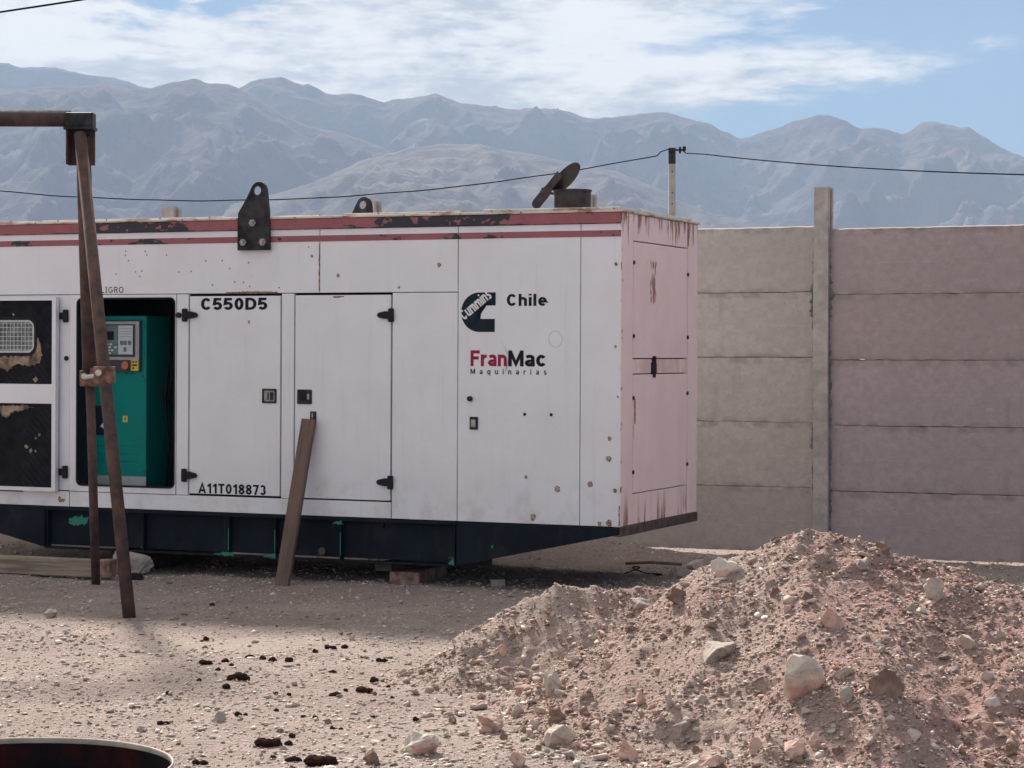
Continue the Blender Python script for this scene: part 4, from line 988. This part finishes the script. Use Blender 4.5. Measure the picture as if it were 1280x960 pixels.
# ------------------------------------------------------------------ open drum
drum = tag(empty('steel_drum', (-0.888, 3.95, 0)), 'open topped dark steel drum with a pale worn rim and red black inside', 'drum')
def lathe(name, prof, mat, parent, n=64, smooth=True):
    bm = bmesh.new(); rows = [[bm.verts.new((r * math.cos(2 * math.pi * i / n), r * math.sin(2 * math.pi * i / n), z)) for i in range(n)] for r, z in prof]
    for A, B in zip(rows, rows[1:]):
        for i in range(n): bm.faces.new((A[i], A[(i + 1) % n], B[(i + 1) % n], B[i]))
    if prof[0][0] < 0.3 and name == 'liner': bm.faces.new(rows[0])
    return obj(name, bm_mesh(bm, name, smooth), mat, parent)
lathe('shell', [(0.270, 0.0), (0.288, 0.004), (0.288, 0.29), (0.298, 0.30), (0.288, 0.31), (0.288, 0.58), (0.298, 0.59), (0.288, 0.60), (0.288, 0.868)], 'drum_outside', drum)
lathe('liner', [(0.284, 0.03), (0.284, 0.868)], 'drum_inside', drum)
lathe('rim', [(0.2855, 0.8685), (0.2850, 0.876), (0.2862, 0.8785), (0.2880, 0.8785), (0.2888, 0.876), (0.2885, 0.8685)], 'drum_rim', drum)

# ------------------------------------------------------------------ poles and cables
def utility_pole(x, y, h, label, w=0.062, dark=True):
    p = tag(empty('utility_pole', (x, y, 0)), label, 'utility pole')
    box('shaft', -w, w, -w, w, -0.3, h - 0.30 if dark else h, 'pole_concrete', p, 0.008)
    if dark:
        box('dark_head', -w * 1.04, w * 1.04, -w * 1.04, w * 1.04, h - 0.30, h, 'black_steel', p, 0.006)
    for z in (h - 0.45, h - 0.85, h - 1.05): tube('bolt_hole', (0, -w + 0.002, z), (0, -w - 0.004, z), 0.014, 'black_plastic', p, 8)
    bm = bmesh.new(); add_box(bm, 0.05, 0.26, -0.03, 0.03, h - 0.055, h - 0.02, 0.004); add_box(bm, 0.13, 0.17, -0.03, 0.03, h - 0.10, h + 0.02, 0.006); add_box(bm, 0.20, 0.26, -0.03, 0.03, h - 0.05, h + 0.03, 0.006)
    obj('cable_clamp', bm_mesh(bm, 'cable_clamp'), 'black_steel', p)
    return p
PT = 1.6 + 260 / 2800 * 42
utility_pole(3.0, 42.0, PT, 'slim pale concrete utility pole with a dark head beyond the wall')
utility_pole(-14.6, 42.0, PT + 0.05, 'slim pale utility pole far along the cable behind the wall')
utility_pole(7.6, 26.5, 3.75, 'short pale utility pole at the near end of the cable')
def cable(pts, r, label):
    bm = bmesh.new(); add_path(bm, pts, r, 6); o = obj('overhead_cable', bm_mesh(bm, 'overhead_cable', True), 'cable_black')
    return tag(o, label, 'cable')
def span(a, b, sag, n=40, wob=0.0):
    a = Vector(a); b = Vector(b); out = []
    for i in range(n + 1):
        t = i / n; p = a.lerp(b, t); p.z -= sag * 4 * t * (1 - t); p.z += wob * math.sin(t * 61) * math.sin(t * 17); out.append(p)
    return out
cable([(2.96, 41.93, PT - 0.02), (2.78, 41.93, PT - 0.08), (2.72, 41.95, PT - 0.15), (2.6, 42, PT - 0.17)] + span((2.4, 42, PT - 0.20), (-14.6, 42, PT - 0.05), 0.86, 60, 0.008)[1:], 0.011, 'thin black cable sagging behind the generator roof to the pole')
cable([(3.2, 41.95, PT - 0.05), (3.26, 41.9, PT - 0.11)] + span((3.4, 41.7, PT - 0.12), (7.6, 26.45, 3.72), 0.10, 30)[1:], 0.010, 'black cable running down over the concrete wall from the pole')
utility_pole(-18.05, 32.1, 5.42, 'pale utility pole at the far end of the diagonal cable')
utility_pole(6.5, 13.22, 5.42, 'pale utility pole at the near end of the diagonal cable')
cable(span((-18.05, 32.03, 5.40), (6.5, 13.16, 5.40), 0.42, 60), 0.010, 'thin cable crossing diagonally high above the yard')

# ------------------------------------------------------------------ mound of dirt and stones
mx, my = np.meshgrid(np.arange(-1.1, 4.25, 0.0135), np.arange(7.3, 12.6, 0.0135))
mz = mound_h(mx, my)
gz = ground_h(mx, my)
cell = np.maximum.reduce([(mz - gz)[:-1, :-1], (mz - gz)[1:, :-1], (mz - gz)[:-1, 1:], (mz - gz)[1:, 1:]]) > -0.012
mound = obj('dirt_mound', grid_mesh('dirt_mound', mx, my, mz, cell), 'mound_dirt')
tag(mound, 'large heap of reddish brown dirt and gravel before the concrete wall', 'dirt mound')

def hull(seed, n, sx=1.0, sy=1.0, sz=1.0, bev=0.0, rough=0.0, sub=0):
    r = random.Random(seed); bm = bmesh.new()
    for _ in range(n):
        v = Vector((r.gauss(0, 1), r.gauss(0, 1), r.gauss(0, 1))).normalized() * r.uniform(0.82, 1.0)
        bm.verts.new((v.x * sx, v.y * sy, v.z * sz))
    res = bmesh.ops.convex_hull(bm, input=bm.verts[:])
    loose = [v for v in bm.verts if not v.link_faces]
    if loose: bmesh.ops.delete(bm, geom=loose, context='VERTS')
    if bev > 0:
        bmesh.ops.bevel(bm, geom=bm.edges[:], offset=bev, segments=1, affect='EDGES')
    if sub:
        bmesh.ops.triangulate(bm, faces=bm.faces[:])
        bmesh.ops.subdivide_edges(bm, edges=bm.edges[:], cuts=sub, use_grid_fill=True)
        for v in bm.verts:
            k = mnoise.noise(v.co * 2.3 + Vector((seed, 0, 0))) * rough + mnoise.noise(v.co * 7.0 + Vector((0, seed, 0))) * rough * 0.7 + mnoise.noise(v.co * 15.0 + Vector((seed, seed, 0))) * rough * 0.25
            v.co += v.co.normalized() * k
    return bm
pebble_src = []
for k in range(14):
    bm = hull(500 + k, 9); bmesh.ops.triangulate(bm, faces=bm.faces[:]); bm.verts.ensure_lookup_table(); bm.verts.index_update()
    V = np.array([v.co[:] for v in bm.verts]); Fc = np.array([[v.index for v in f.verts] for f in bm.faces]); bm.free()
    pebble_src.append((V, Fc))
PAL = np.array([(0.49, 0.41, 0.355), (0.42, 0.345, 0.295), (0.56, 0.49, 0.43), (0.36, 0.315, 0.29), (0.46, 0.345, 0.29), (0.30, 0.24, 0.21), (0.66, 0.60, 0.54), (0.18, 0.145, 0.125)])
PAL_M = np.array([(0.47, 0.37, 0.325), (0.39, 0.285, 0.25), (0.57, 0.485, 0.435), (0.35, 0.295, 0.275), (0.45, 0.275, 0.235), (0.24, 0.16, 0.132), (0.68, 0.60, 0.53), (0.15, 0.105, 0.09)])
def pebble_field(name, X, Y, Z, rad, pw, seed, label, cat, flat_z=(0.45, 0.8), tilt=0.5, PAL=PAL):
    R_ = np.random.RandomState(seed); N = len(X)
    kind = R_.randint(0, len(pebble_src), N); ci = R_.choice(len(PAL), N, p=pw); colr = PAL[ci] * R_.uniform(0.82, 1.15, (N, 1))
    vs = []; fs = []; cs = []; off = 0
    for k, (V, Fc) in enumerate(pebble_src):
        idx = np.where(kind == k)[0]; n = len(idx)
        if n == 0: continue
        S = np.stack([rad[idx] * R_.uniform(0.8, 1.5, n), rad[idx] * R_.uniform(0.7, 1.1, n), rad[idx] * R_.uniform(*flat_z, n)], 1)
        P_ = V[None] * S[:, None, :]
        t = R_.normal(0, tilt, n)[:, None]; y_, z_ = P_[..., 1].copy(), P_[..., 2].copy()
        P_[..., 1] = y_ * np.cos(t) - z_ * np.sin(t); P_[..., 2] = y_ * np.sin(t) + z_ * np.cos(t)
        a = R_.uniform(0, 2 * np.pi, n)[:, None]; x_, y_ = P_[..., 0].copy(), P_[..., 1].copy()
        P_[..., 0] = x_ * np.cos(a) - y_ * np.sin(a); P_[..., 1] = x_ * np.sin(a) + y_ * np.cos(a)
        P_ += np.stack([X[idx], Y[idx], Z[idx] + S[:, 2] * R_.uniform(-0.1, 0.55, n)], 1)[:, None, :]
        vs.append(P_.reshape(-1, 3)); m = len(V)
        fs.append((Fc[None] + (off + np.arange(n) * m)[:, None, None]).reshape(-1, 3)); off += n * m
        cs.append(np.repeat(colr[idx], len(Fc) * 3, 0))
    co = np.concatenate(vs); fc = np.concatenate(fs); cl = np.concatenate(cs)
    me = bpy.data.meshes.new(name); me.vertices.add(len(co)); me.vertices.foreach_set('co', co.ravel())
    me.loops.add(fc.size); me.loops.foreach_set('vertex_index', fc.ravel().astype(np.int32))
    me.polygons.add(len(fc)); me.polygons.foreach_set('loop_start', np.arange(0, fc.size, 3, dtype=np.int32))
    me.update(calc_edges=True)
    at = me.color_attributes.new('Col', 'FLOAT_COLOR', 'CORNER'); at.data.foreach_set('color', np.concatenate([cl, np.ones((len(cl), 1))], 1).ravel())
    o = obj(name, me, 'pebbles'); o['kind'] = 'stuff'; tag(o, label, cat)
    return o
R_ = np.random.RandomState(5)
# loose gravel over the yard, thicker in drifts
N = 78000; gyv = 8.0 + (R_.rand(N) ** 1.35) * 10.5; gxv = (R_.rand(N) * 2 - 1) * (0.245 * gyv + 0.4)
nb = 7000; gxv = np.concatenate([gxv, R_.uniform(-6.0, 2.6, nb)]); gyv = np.concatenate([gyv, R_.uniform(15.0, 19.6, nb)]); N = len(gxv)
dens = 0.45 + 0.9 * np.clip(fbm(gxv * 1.1, gyv * 1.6, 3, 91) + 0.25, 0, 1)
dens = dens * (1 - 0.75 * np.exp(-((gxv + 1.5) / 0.55) ** 2 - ((gyv - 12.45) / 0.35) ** 2))
keep = (R_.rand(N) < dens) & (mound_h(gxv, gyv) < 0.02); gxv = gxv[keep]; gyv = gyv[keep]
rad = np.clip(np.exp(R_.normal(math.log(0.0072), 0.50, len(gxv))), 0.0035, 0.030)
pebble_field('gravel', gxv, gyv, ground_h(gxv, gyv), rad, [0.26, 0.17, 0.24, 0.06, 0.09, 0.05, 0.10, 0.03], 1, 'loose pale gravel strewn over the flat yard', 'gravel', (0.28, 0.6), 0.45)
# rubble on the mound
N = 110000; bx = R_.uniform(-1.0, 3.6, N); by = R_.uniform(7.6, 12.0, N); bz = mound_h(bx, by)
keep = (bz > ground_h(bx, by) - 0.005) & (R_.rand(N) < 0.60 + 0.7 * fbm(bx * 1.7, by * 1.7, 3, 17)); bx, by, bz = bx[keep], by[keep], bz[keep]
rad = np.clip(np.exp(R_.normal(math.log(0.0070), 0.52, len(bx))), 0.0038, 0.034)
pebble_field('rubble', bx, by, bz, rad, [0.18, 0.18, 0.14, 0.09, 0.19, 0.10, 0.07, 0.05], 2, 'loose stone chips and gravel covering the dirt mound', 'rubble', (0.3, 0.65), 0.6, PAL_M)
# coarser stones washed to the foot of the mound
N = 900; fx = R_.uniform(-0.75, 2.6, N); fy = R_.uniform(8.2, 11.2, N); hz = mound_h(fx, fy)
keep = (hz > -0.06) & (hz < 0.14) & (R_.rand(N) < 0.75); fx, fy = fx[keep], fy[keep]
rad = np.clip(np.exp(R_.normal(math.log(0.020), 0.35, len(fx))), 0.012, 0.045)
pebble_field('rubble', fx, fy, top_h(fx, fy), rad, [0.22, 0.2, 0.16, 0.16, 0.14, 0.06, 0.05, 0.01], 4, 'coarser loose stones gathered along the foot of the mound', 'rubble', (0.55, 0.85), 0.4, PAL_M)

ROCKS = [
    ('large split boulder, pale grey with pink light painted on, on the mound', 'rock_pink_cast', 1.173, 8.88, 0.171, 0.171, 0.9),
    ('angular pink rock embedded in the middle of the mound slope', 'rock_pink', 1.371, 9.62, 0.117, 0.103, 0.9),
    ('grey slab with orange light painted on one end near the top of the mound', 'rock_pink_cast', 0.996, 10.41, 0.149, 0.082, 0.7),
    ('pale blocky rock high on the right flank of the mound', 'rock_pale', 1.884, 9.99, 0.096, 0.1, 0.9),
    ('dark brown angular rock beside the split boulder on the mound', 'rock_brown', 1.46, 8.7, 0.137, 0.106, 0.9),
    ('flat dark slab sticking out of the mound above a small hollow', 'rock_grey', 0.888, 9.64, 0.2, 0.076, 0.9),
    ('tan wedge shaped rock alone on the right slope of the mound', 'rock_pale', 1.953, 9.56, 0.089, 0.058, 0.9),
    ('pale blocky stone at the front foot of the mound', 'rock_pink', 1.076, 8.51, 0.085, 0.067, 0.9),
    ('pale angular stone alone on the left slope of the mound', 'rock_pale', 0.192, 9.96, 0.096, 0.092, 0.9),
    ('oblong tan stone with a flat top at the left foot of the mound', 'rock_pink', -0.092, 9.53, 0.116, 0.071, 0.8),
    ("flat grey-tan stone among cobbles at the mound's foot", 'rock_pale', 0.203, 9.16, 0.137, 0.079, 0.8),
    ('rounded pale boulder with pink light painted at one end on the open ground before the mound', 'rock_pink_cast', -0.369, 8.98, 0.141, 0.087, 0.9),
    ("square reddish stone at the mound's front edge", 'rock_pink', 0.461, 8.84, 0.101, 0.082, 0.9),
    ('small cone shaped brown stone near the pale rounded boulder', 'rock_brown', -0.55, 8.75, 0.069, 0.059, 0.9),
    ('grey veined stone with an angled face low on the mound', 'rock_grey', 0.69, 9.15, 0.088, 0.082, 0.9),
    ('smooth pink pebble on the left tail of the mound', 'rock_pink', -0.055, 11.0, 0.059, 0.059, 0.9),
    ("brown slab lying on the mound's upper left shoulder", 'rock_brown', 0.773, 10.35, 0.133, 0.067, 0.7),
    ('thin grey slab where two lobes of the mound meet', 'rock_grey', 0.649, 11.28, 0.129, 0.052, 0.7),
    ("upright pale stone on the mound's lower face", 'rock_pale', 0.658, 9.31, 0.043, 0.07, 0.9),
    ('upright pinkish stone beside the upright pale one on the mound', 'rock_pink', 0.539, 9.5, 0.054, 0.061, 0.9),
    ('pale stone pair piece on the front spill of the mound', 'rock_pale', 1.519, 8.47, 0.067, 0.042, 0.9),
    ("rusty brown slab on the mound's crest, right side", 'rock_brown', 1.75, 10.56, 0.098, 0.049, 0.7),
    ("dark grey slab just below the mound's crest", 'rock_grey', 1.588, 10.2, 0.095, 0.044, 0.8),
    ('round grey stone on the flat sunlit gravel', 'rock_grey', -1.277, 9.77, 0.063, 0.045, 0.9),
    ("small pale rock at the edge of the generator's shadow", 'rock_pale', -2.813, 13.65, 0.088, 0.058, 0.9),
    ("pale round stone high on the mound's left shoulder", 'rock_pale', 1.37, 16.83, 0.132, 0.078, 0.9),
    ("grey round cobble below the pale round stone on the mound's shoulder", 'rock_grey', 1.177, 16.08, 0.092, 0.08, 0.9),
    ('egg shaped grey stone between the split boulder and the brown rock', 'rock_grey', 1.303, 8.73, 0.056, 0.062, 0.9),
    ('dark flat blue-grey stone on gravel behind the drum', 'rock_grey', -1.584, 9.56, 0.061, 0.024, 0.9),
    ("reddish stone with a pale cap at the mound's right foot", 'rock_pink_cast', 1.951, 9.03, 0.09, 0.052, 0.9),
    ("brown cobble in the row at the mound's left foot", 'rock_brown', 0.194, 9.55, 0.085, 0.065, 0.9),
    ("white flat stone on the mound's right slope", 'rock_pale', 1.324, 8.91, 0.083, 0.038, 0.8),
    ('pale flat chip below the split boulder', 'rock_pale', 1.155, 8.74, 0.056, 0.028, 0.8),
    ('large pink stone cut by the front edge of the mound', 'rock_pink', 0.768, 8.53, 0.11, 0.049, 0.9),
    ("pinkish wedge stone beside the blocky stone at the mound's foot", 'rock_pink', 0.939, 8.59, 0.061, 0.055, 0.9),
    ('flat stone with dark shadow beside the slab on the mound', 'rock_brown', 0.879, 9.92, 0.071, 0.032, 0.8),
    ('tan pointed stone above the row of cobbles', 'rock_pale', 0.028, 9.84, 0.063, 0.056, 0.9),
    ('tapered reddish stone lying just before the mound', 'rock_pink', 0.025, 8.75, 0.069, 0.062, 0.9),
]
COBBLES = [(-0.182, 10.21), (0.096, 9.58), (0.145, 9.41), (0.122, 9.74), (0.305, 9.48), (0.348, 9.55), (0.267, 9.36), (0.352, 9.4), (0.051, 9.52), (-0.033, 9.34), (-0.13, 9.13), (-0.208, 9.4), (-0.259, 9.68), (0.0, 9.04), (0.104, 9.07), (0.26, 9.1), (0.16, 8.94), (-0.304, 10.01), (-0.302, 9.19), (0.316, 9.32), (0.394, 9.2), (0.436, 9.39), (0.867, 9.34), (0.796, 9.29), (0.908, 8.77), (0.989, 8.65), (0.837, 8.68), (0.739, 9.0), (1.163, 8.57), (1.236, 8.48), (1.356, 8.44), (1.664, 8.79), (1.75, 8.83), (1.783, 8.76), (1.876, 8.83), (1.975, 8.92), (1.933, 8.66), (1.826, 8.52), (1.832, 9.16), (1.795, 9.31), (1.966, 9.25), (2.068, 9.31), (2.124, 9.75), (2.25, 10.0), (1.927, 9.81), (1.676, 9.58), (1.531, 9.32), (1.388, 9.04), (1.573, 9.79), (1.31, 9.91), (1.182, 10.03), (1.12, 9.8), (1.214, 9.85), (1.09, 10.17), (1.034, 9.98), (1.757, 9.84), (1.745, 10.18), (2.036, 10.0), (1.47, 10.29), (1.272, 10.32), (1.124, 10.49), (0.946, 10.19), (0.783, 9.97), (0.683, 10.07), (0.549, 10.25), (0.458, 10.26), (0.396, 11.08), (0.429, 10.0), (0.56, 9.8), (0.291, 10.18), (0.198, 11.09), (0.08, 11.17), (0.0, 11.11), (-0.158, 11.05), (-0.195, 10.94), (-0.306, 10.72), (-0.245, 10.54), (-0.114, 10.68), (0.363, 11.3), (0.201, 11.24), (0.039, 10.95), (-0.361, 10.64), (-0.414, 11.03), (-0.927, 9.11), (-1.261, 11.21), (-2.022, 13.81), (-2.025, 12.6), (-2.392, 12.52), (-1.905, 12.12), (-1.678, 13.82), (-1.113, 14.17), (-0.778, 13.61), (-0.799, 9.73), (-0.902, 12.63), (-1.192, 9.82)]
DUNG = [(-1.925, 14.37, 0.041), (-1.749, 12.62, 0.027), (-1.729, 12.67, 0.036), (-1.553, 11.38, 0.069), (-1.473, 11.49, 0.045), (-1.42, 11.33, 0.032), (-1.368, 11.68, 0.058), (-1.288, 11.56, 0.041), (-1.233, 11.51, 0.049), (-1.144, 11.48, 0.053), (-1.341, 10.95, 0.125), (-1.525, 10.92, 0.031), (-1.373, 10.74, 0.046), (-1.618, 10.56, 0.038), (-1.059, 12.05, 0.034), (-0.989, 12.25, 0.066), (-0.922, 12.3, 0.044), (-0.675, 11.66, 0.062), (-0.901, 11.21, 0.056), (-0.677, 10.96, 0.051), (-0.596, 10.76, 0.027), (-0.793, 10.67, 0.03), (-0.829, 10.5, 0.075), (-0.695, 10.63, 0.091), (-1.114, 10.57, 0.026), (-1.053, 10.57, 0.03), (-1.213, 9.93, 0.035), (-1.188, 9.99, 0.025), (-1.067, 10.13, 0.029), (-0.93, 9.98, 0.032), (-0.864, 9.88, 0.028), (-0.773, 9.62, 0.027), (-0.734, 9.6, 0.021), (-0.616, 9.91, 0.025), (-0.921, 9.41, 0.03), (-0.996, 9.2, 0.112), (-0.924, 9.24, 0.04), (-0.951, 8.91, 0.032), (-0.866, 8.85, 0.076), (-0.743, 8.78, 0.132), (-1.223, 8.8, 0.063), (-1.519, 9.78, 0.056), (-0.42, 9.79, 0.031), (-0.56, 10.45, 0.022), (-1.473, 11.21, 0.032)]
rr = random.Random(77)
def rock(name, label, cat, mat, X, Y, w, h, dr, seed, group=None, sink=0.45, n=15):
    bm = hull(seed, n, 1, 1, 1, 0.03, 0.13, 3 if w > 0.075 else 2)
    bmesh.ops.scale(bm, vec=(1, 1, 1), verts=bm.verts)
    me = bm_mesh(bm, name); co = np.zeros(len(me.vertices) * 3); me.vertices.foreach_get('co', co); co = co.reshape(-1, 3)
    co = (co - co.min(0)) / (co.max(0) - co.min(0)) - np.array([0.5, 0.5, 0.0])
    co = co * np.array([w * 1.04, w * dr, h * (1 + sink)]) - np.array([0, 0, h * sink])
    me.vertices.foreach_set('co', co.ravel()); me.update()
    o = obj(name, me, mat); z = float(top_h(np.array(X), np.array(Y)))
    o.location = (X, Y + w * dr * 0.35, z); o.rotation_euler = (rr.uniform(-0.1, 0.1), rr.uniform(-0.12, 0.12), rr.uniform(-0.5, 0.5))
    return tag(o, label, cat, group)
for k, (lab, mat, X, Y, w, h, dr) in enumerate(ROCKS):
    rock('rock', lab, 'rock', mat, X, Y, w, h, dr, 900 + k * 3, n=10 if 'slab' in lab or 'flat' in lab else 16 if 'round' in lab or 'smooth' in lab or 'egg' in lab else 11)
cm = ['rock_pale', 'rock_pink', 'rock_grey', 'rock_brown', 'rock_pink', 'rock_brown']
for k, (X, Y) in enumerate(COBBLES):
    on = float(mound_h(np.array(X), np.array(Y))) > float(ground_h(np.array(X), np.array(Y)))
    mt_ = rr.choice(cm); tone = {'rock_pale': 'pale', 'rock_pink': 'pinkish', 'rock_grey': 'grey', 'rock_brown': 'dark brown'}[mt_]
    w = rr.uniform(0.026, 0.055) * (1.0 if on else 0.75)
    rock('cobble', ('fist sized %s stone lying on the %s of the dirt mound' % (tone, 'upper slope' if top_h(np.array(X), np.array(Y)) > 0.3 else 'lower slope')) if on else ('small loose %s stone lying on the flat gravel yard' % tone), 'stone', mt_, X, Y, w, w * rr.uniform(0.45, 0.8), rr.uniform(0.7, 1.0), 2000 + k,
         'loose stones on the mound' if on else 'loose stones on the yard', 0.5, 12)
# dung
def dung_mesh(seed, long):
    r = random.Random(seed); bm = bmesh.new(); m = 7 if long else 3
    for i in range(m):
        res = bmesh.ops.create_icosphere(bm, subdivisions=2, radius=1.0)
        s = r.uniform(0.20, 0.30) if long else r.uniform(0.30, 0.42)
        c = Vector(((i / (m - 1) - 0.5) * (0.62 if long else 0.25) + r.uniform(-0.04, 0.04), r.uniform(-0.12, 0.12), s * 0.55 + (0.12 if r.random() < 0.3 else 0)))
        for v in res['verts']:
            k = 1 + 0.35 * mnoise.noise(v.co * 2.2 + Vector((seed + i * 5, 0, 0))) + 0.30 * mnoise.noise(v.co * 5.5 + Vector((0, seed + i * 5, 0)))
            v.co = v.co * s * k * Vector((1, 1, 1)).x; v.co.z *= 0.8; v.co += c
    return bm_mesh(bm, 'dung_clump')
DM = [dung_mesh(60 + k, False) for k in range(4)] + [dung_mesh(70 + k, True) for k in range(4)]
for m in DM: m.materials.append(MATS['dung_brown'])
for k, (X, Y, w) in enumerate(DUNG):
    big = w > 0.055
    o = obj('dung_clump', DM[(4 if big else 0) + k % 4]); s = max(w, 0.026) * 0.92; o.scale = (s, s * (0.8 if big else 1), s * (0.72 if big else 1.1))
    o.location = (X, Y, float(top_h(np.array(X), np.array(Y))) - 0.004); o.rotation_euler = (0, 0, rr.uniform(-0.4, 0.4) + (math.pi if k % 2 else 0))
    tag(o, 'broad dark clump of dried dung on the sunlit gravel' if big else 'small dark lump of dried dung on the gravel', 'dung', 'broad dung clumps' if big else 'small dung lumps')
# boulder and scrap under the generator's edge
rock('boulder', 'big smooth grey boulder beside the timber beam under the generator', 'boulder', 'rock_grey', -2.80, 16.32, 0.34, 0.165, 0.55, 3301, None, 0.12, 22)
bm = bmesh.new(); add_prism(bm, [(-0.05, 0), (0.05, 0), (0.052, 0.02), (0.03, 0.045), (-0.02, 0.052), (-0.05, 0.04)], -0.04, 0.04)
o = obj('plastic_scrap', bm_mesh(bm, 'plastic_scrap'), 'black_plastic'); o.location = (-2.69, 16.02, -0.004); tag(o, 'small black plastic scrap on the ground beside the pipe leg', 'scrap')
bm = bmesh.new(); add_box(bm, -0.05, 0.05, -0.03, 0.03, -0.01, 0.045, 0.004)
o = obj('brick_piece', bm_mesh(bm, 'brick_piece'), 'rock_grey'); o.location = (-0.10, 15.62, 0.0); o.rotation_euler = (0, 0, 0.1); tag(o, 'small grey block lying in the shadow under the sloping skid end', 'block')
bm = bmesh.new(); add_path(bm, [(0.82 + 0.06 * math.sin(t * 0.42) + t * 0.011, 16.30 + 0.05 * math.cos(t * 0.42), 0.012 + 0.06 * max(0, math.sin(t * 0.21)) * (1 if t < 16 else 0.2)) for t in range(0, 26)], 0.005, 6)
o = obj('wire_loop', bm_mesh(bm, 'wire_loop', True), 'cable_black'); tag(o, 'loop of black wire lying on the ground under the right end of the generator', 'wire')
bm = bmesh.new(); add_path(bm, [(0.86, 16.95, 0.03), (1.05, 16.9, 0.045), (1.28, 16.88, 0.03)], 0.012, 7)
o = obj('stick', bm_mesh(bm, 'stick', True), 'plank_wood'); tag(o, 'thin brown stick on the ground behind the wire loop', 'stick')

# ------------------------------------------------------------------ haze that fades the mountains
HZ = bpy.data.materials.new('haze'); HZ.use_nodes = True; HZ.node_tree.nodes.clear()
T = NT(HZ.node_tree); ho = T.n('ShaderNodeOutputMaterial'); pv = T.n('ShaderNodeVolumePrincipled')
pv.inputs['Color'].default_value = (0.50, 0.68, 0.98, 1); pv.inputs['Density'].default_value = 0.000098; pv.inputs['Anisotropy'].default_value = 0.0
HZ.node_tree.links.new(pv.outputs[0], ho.inputs['Volume'])
bm = bmesh.new(); add_box(bm, -7900, 7900, -7900, 7900, -20, 1150)
me = bm_mesh(bm, 'haze'); me.materials.append(HZ); hz_o = obj('haze', me); hz_o['kind'] = 'stuff'; hz_o['label'] = 'pale blue haze in the air before the mountains'; hz_o['category'] = 'haze'
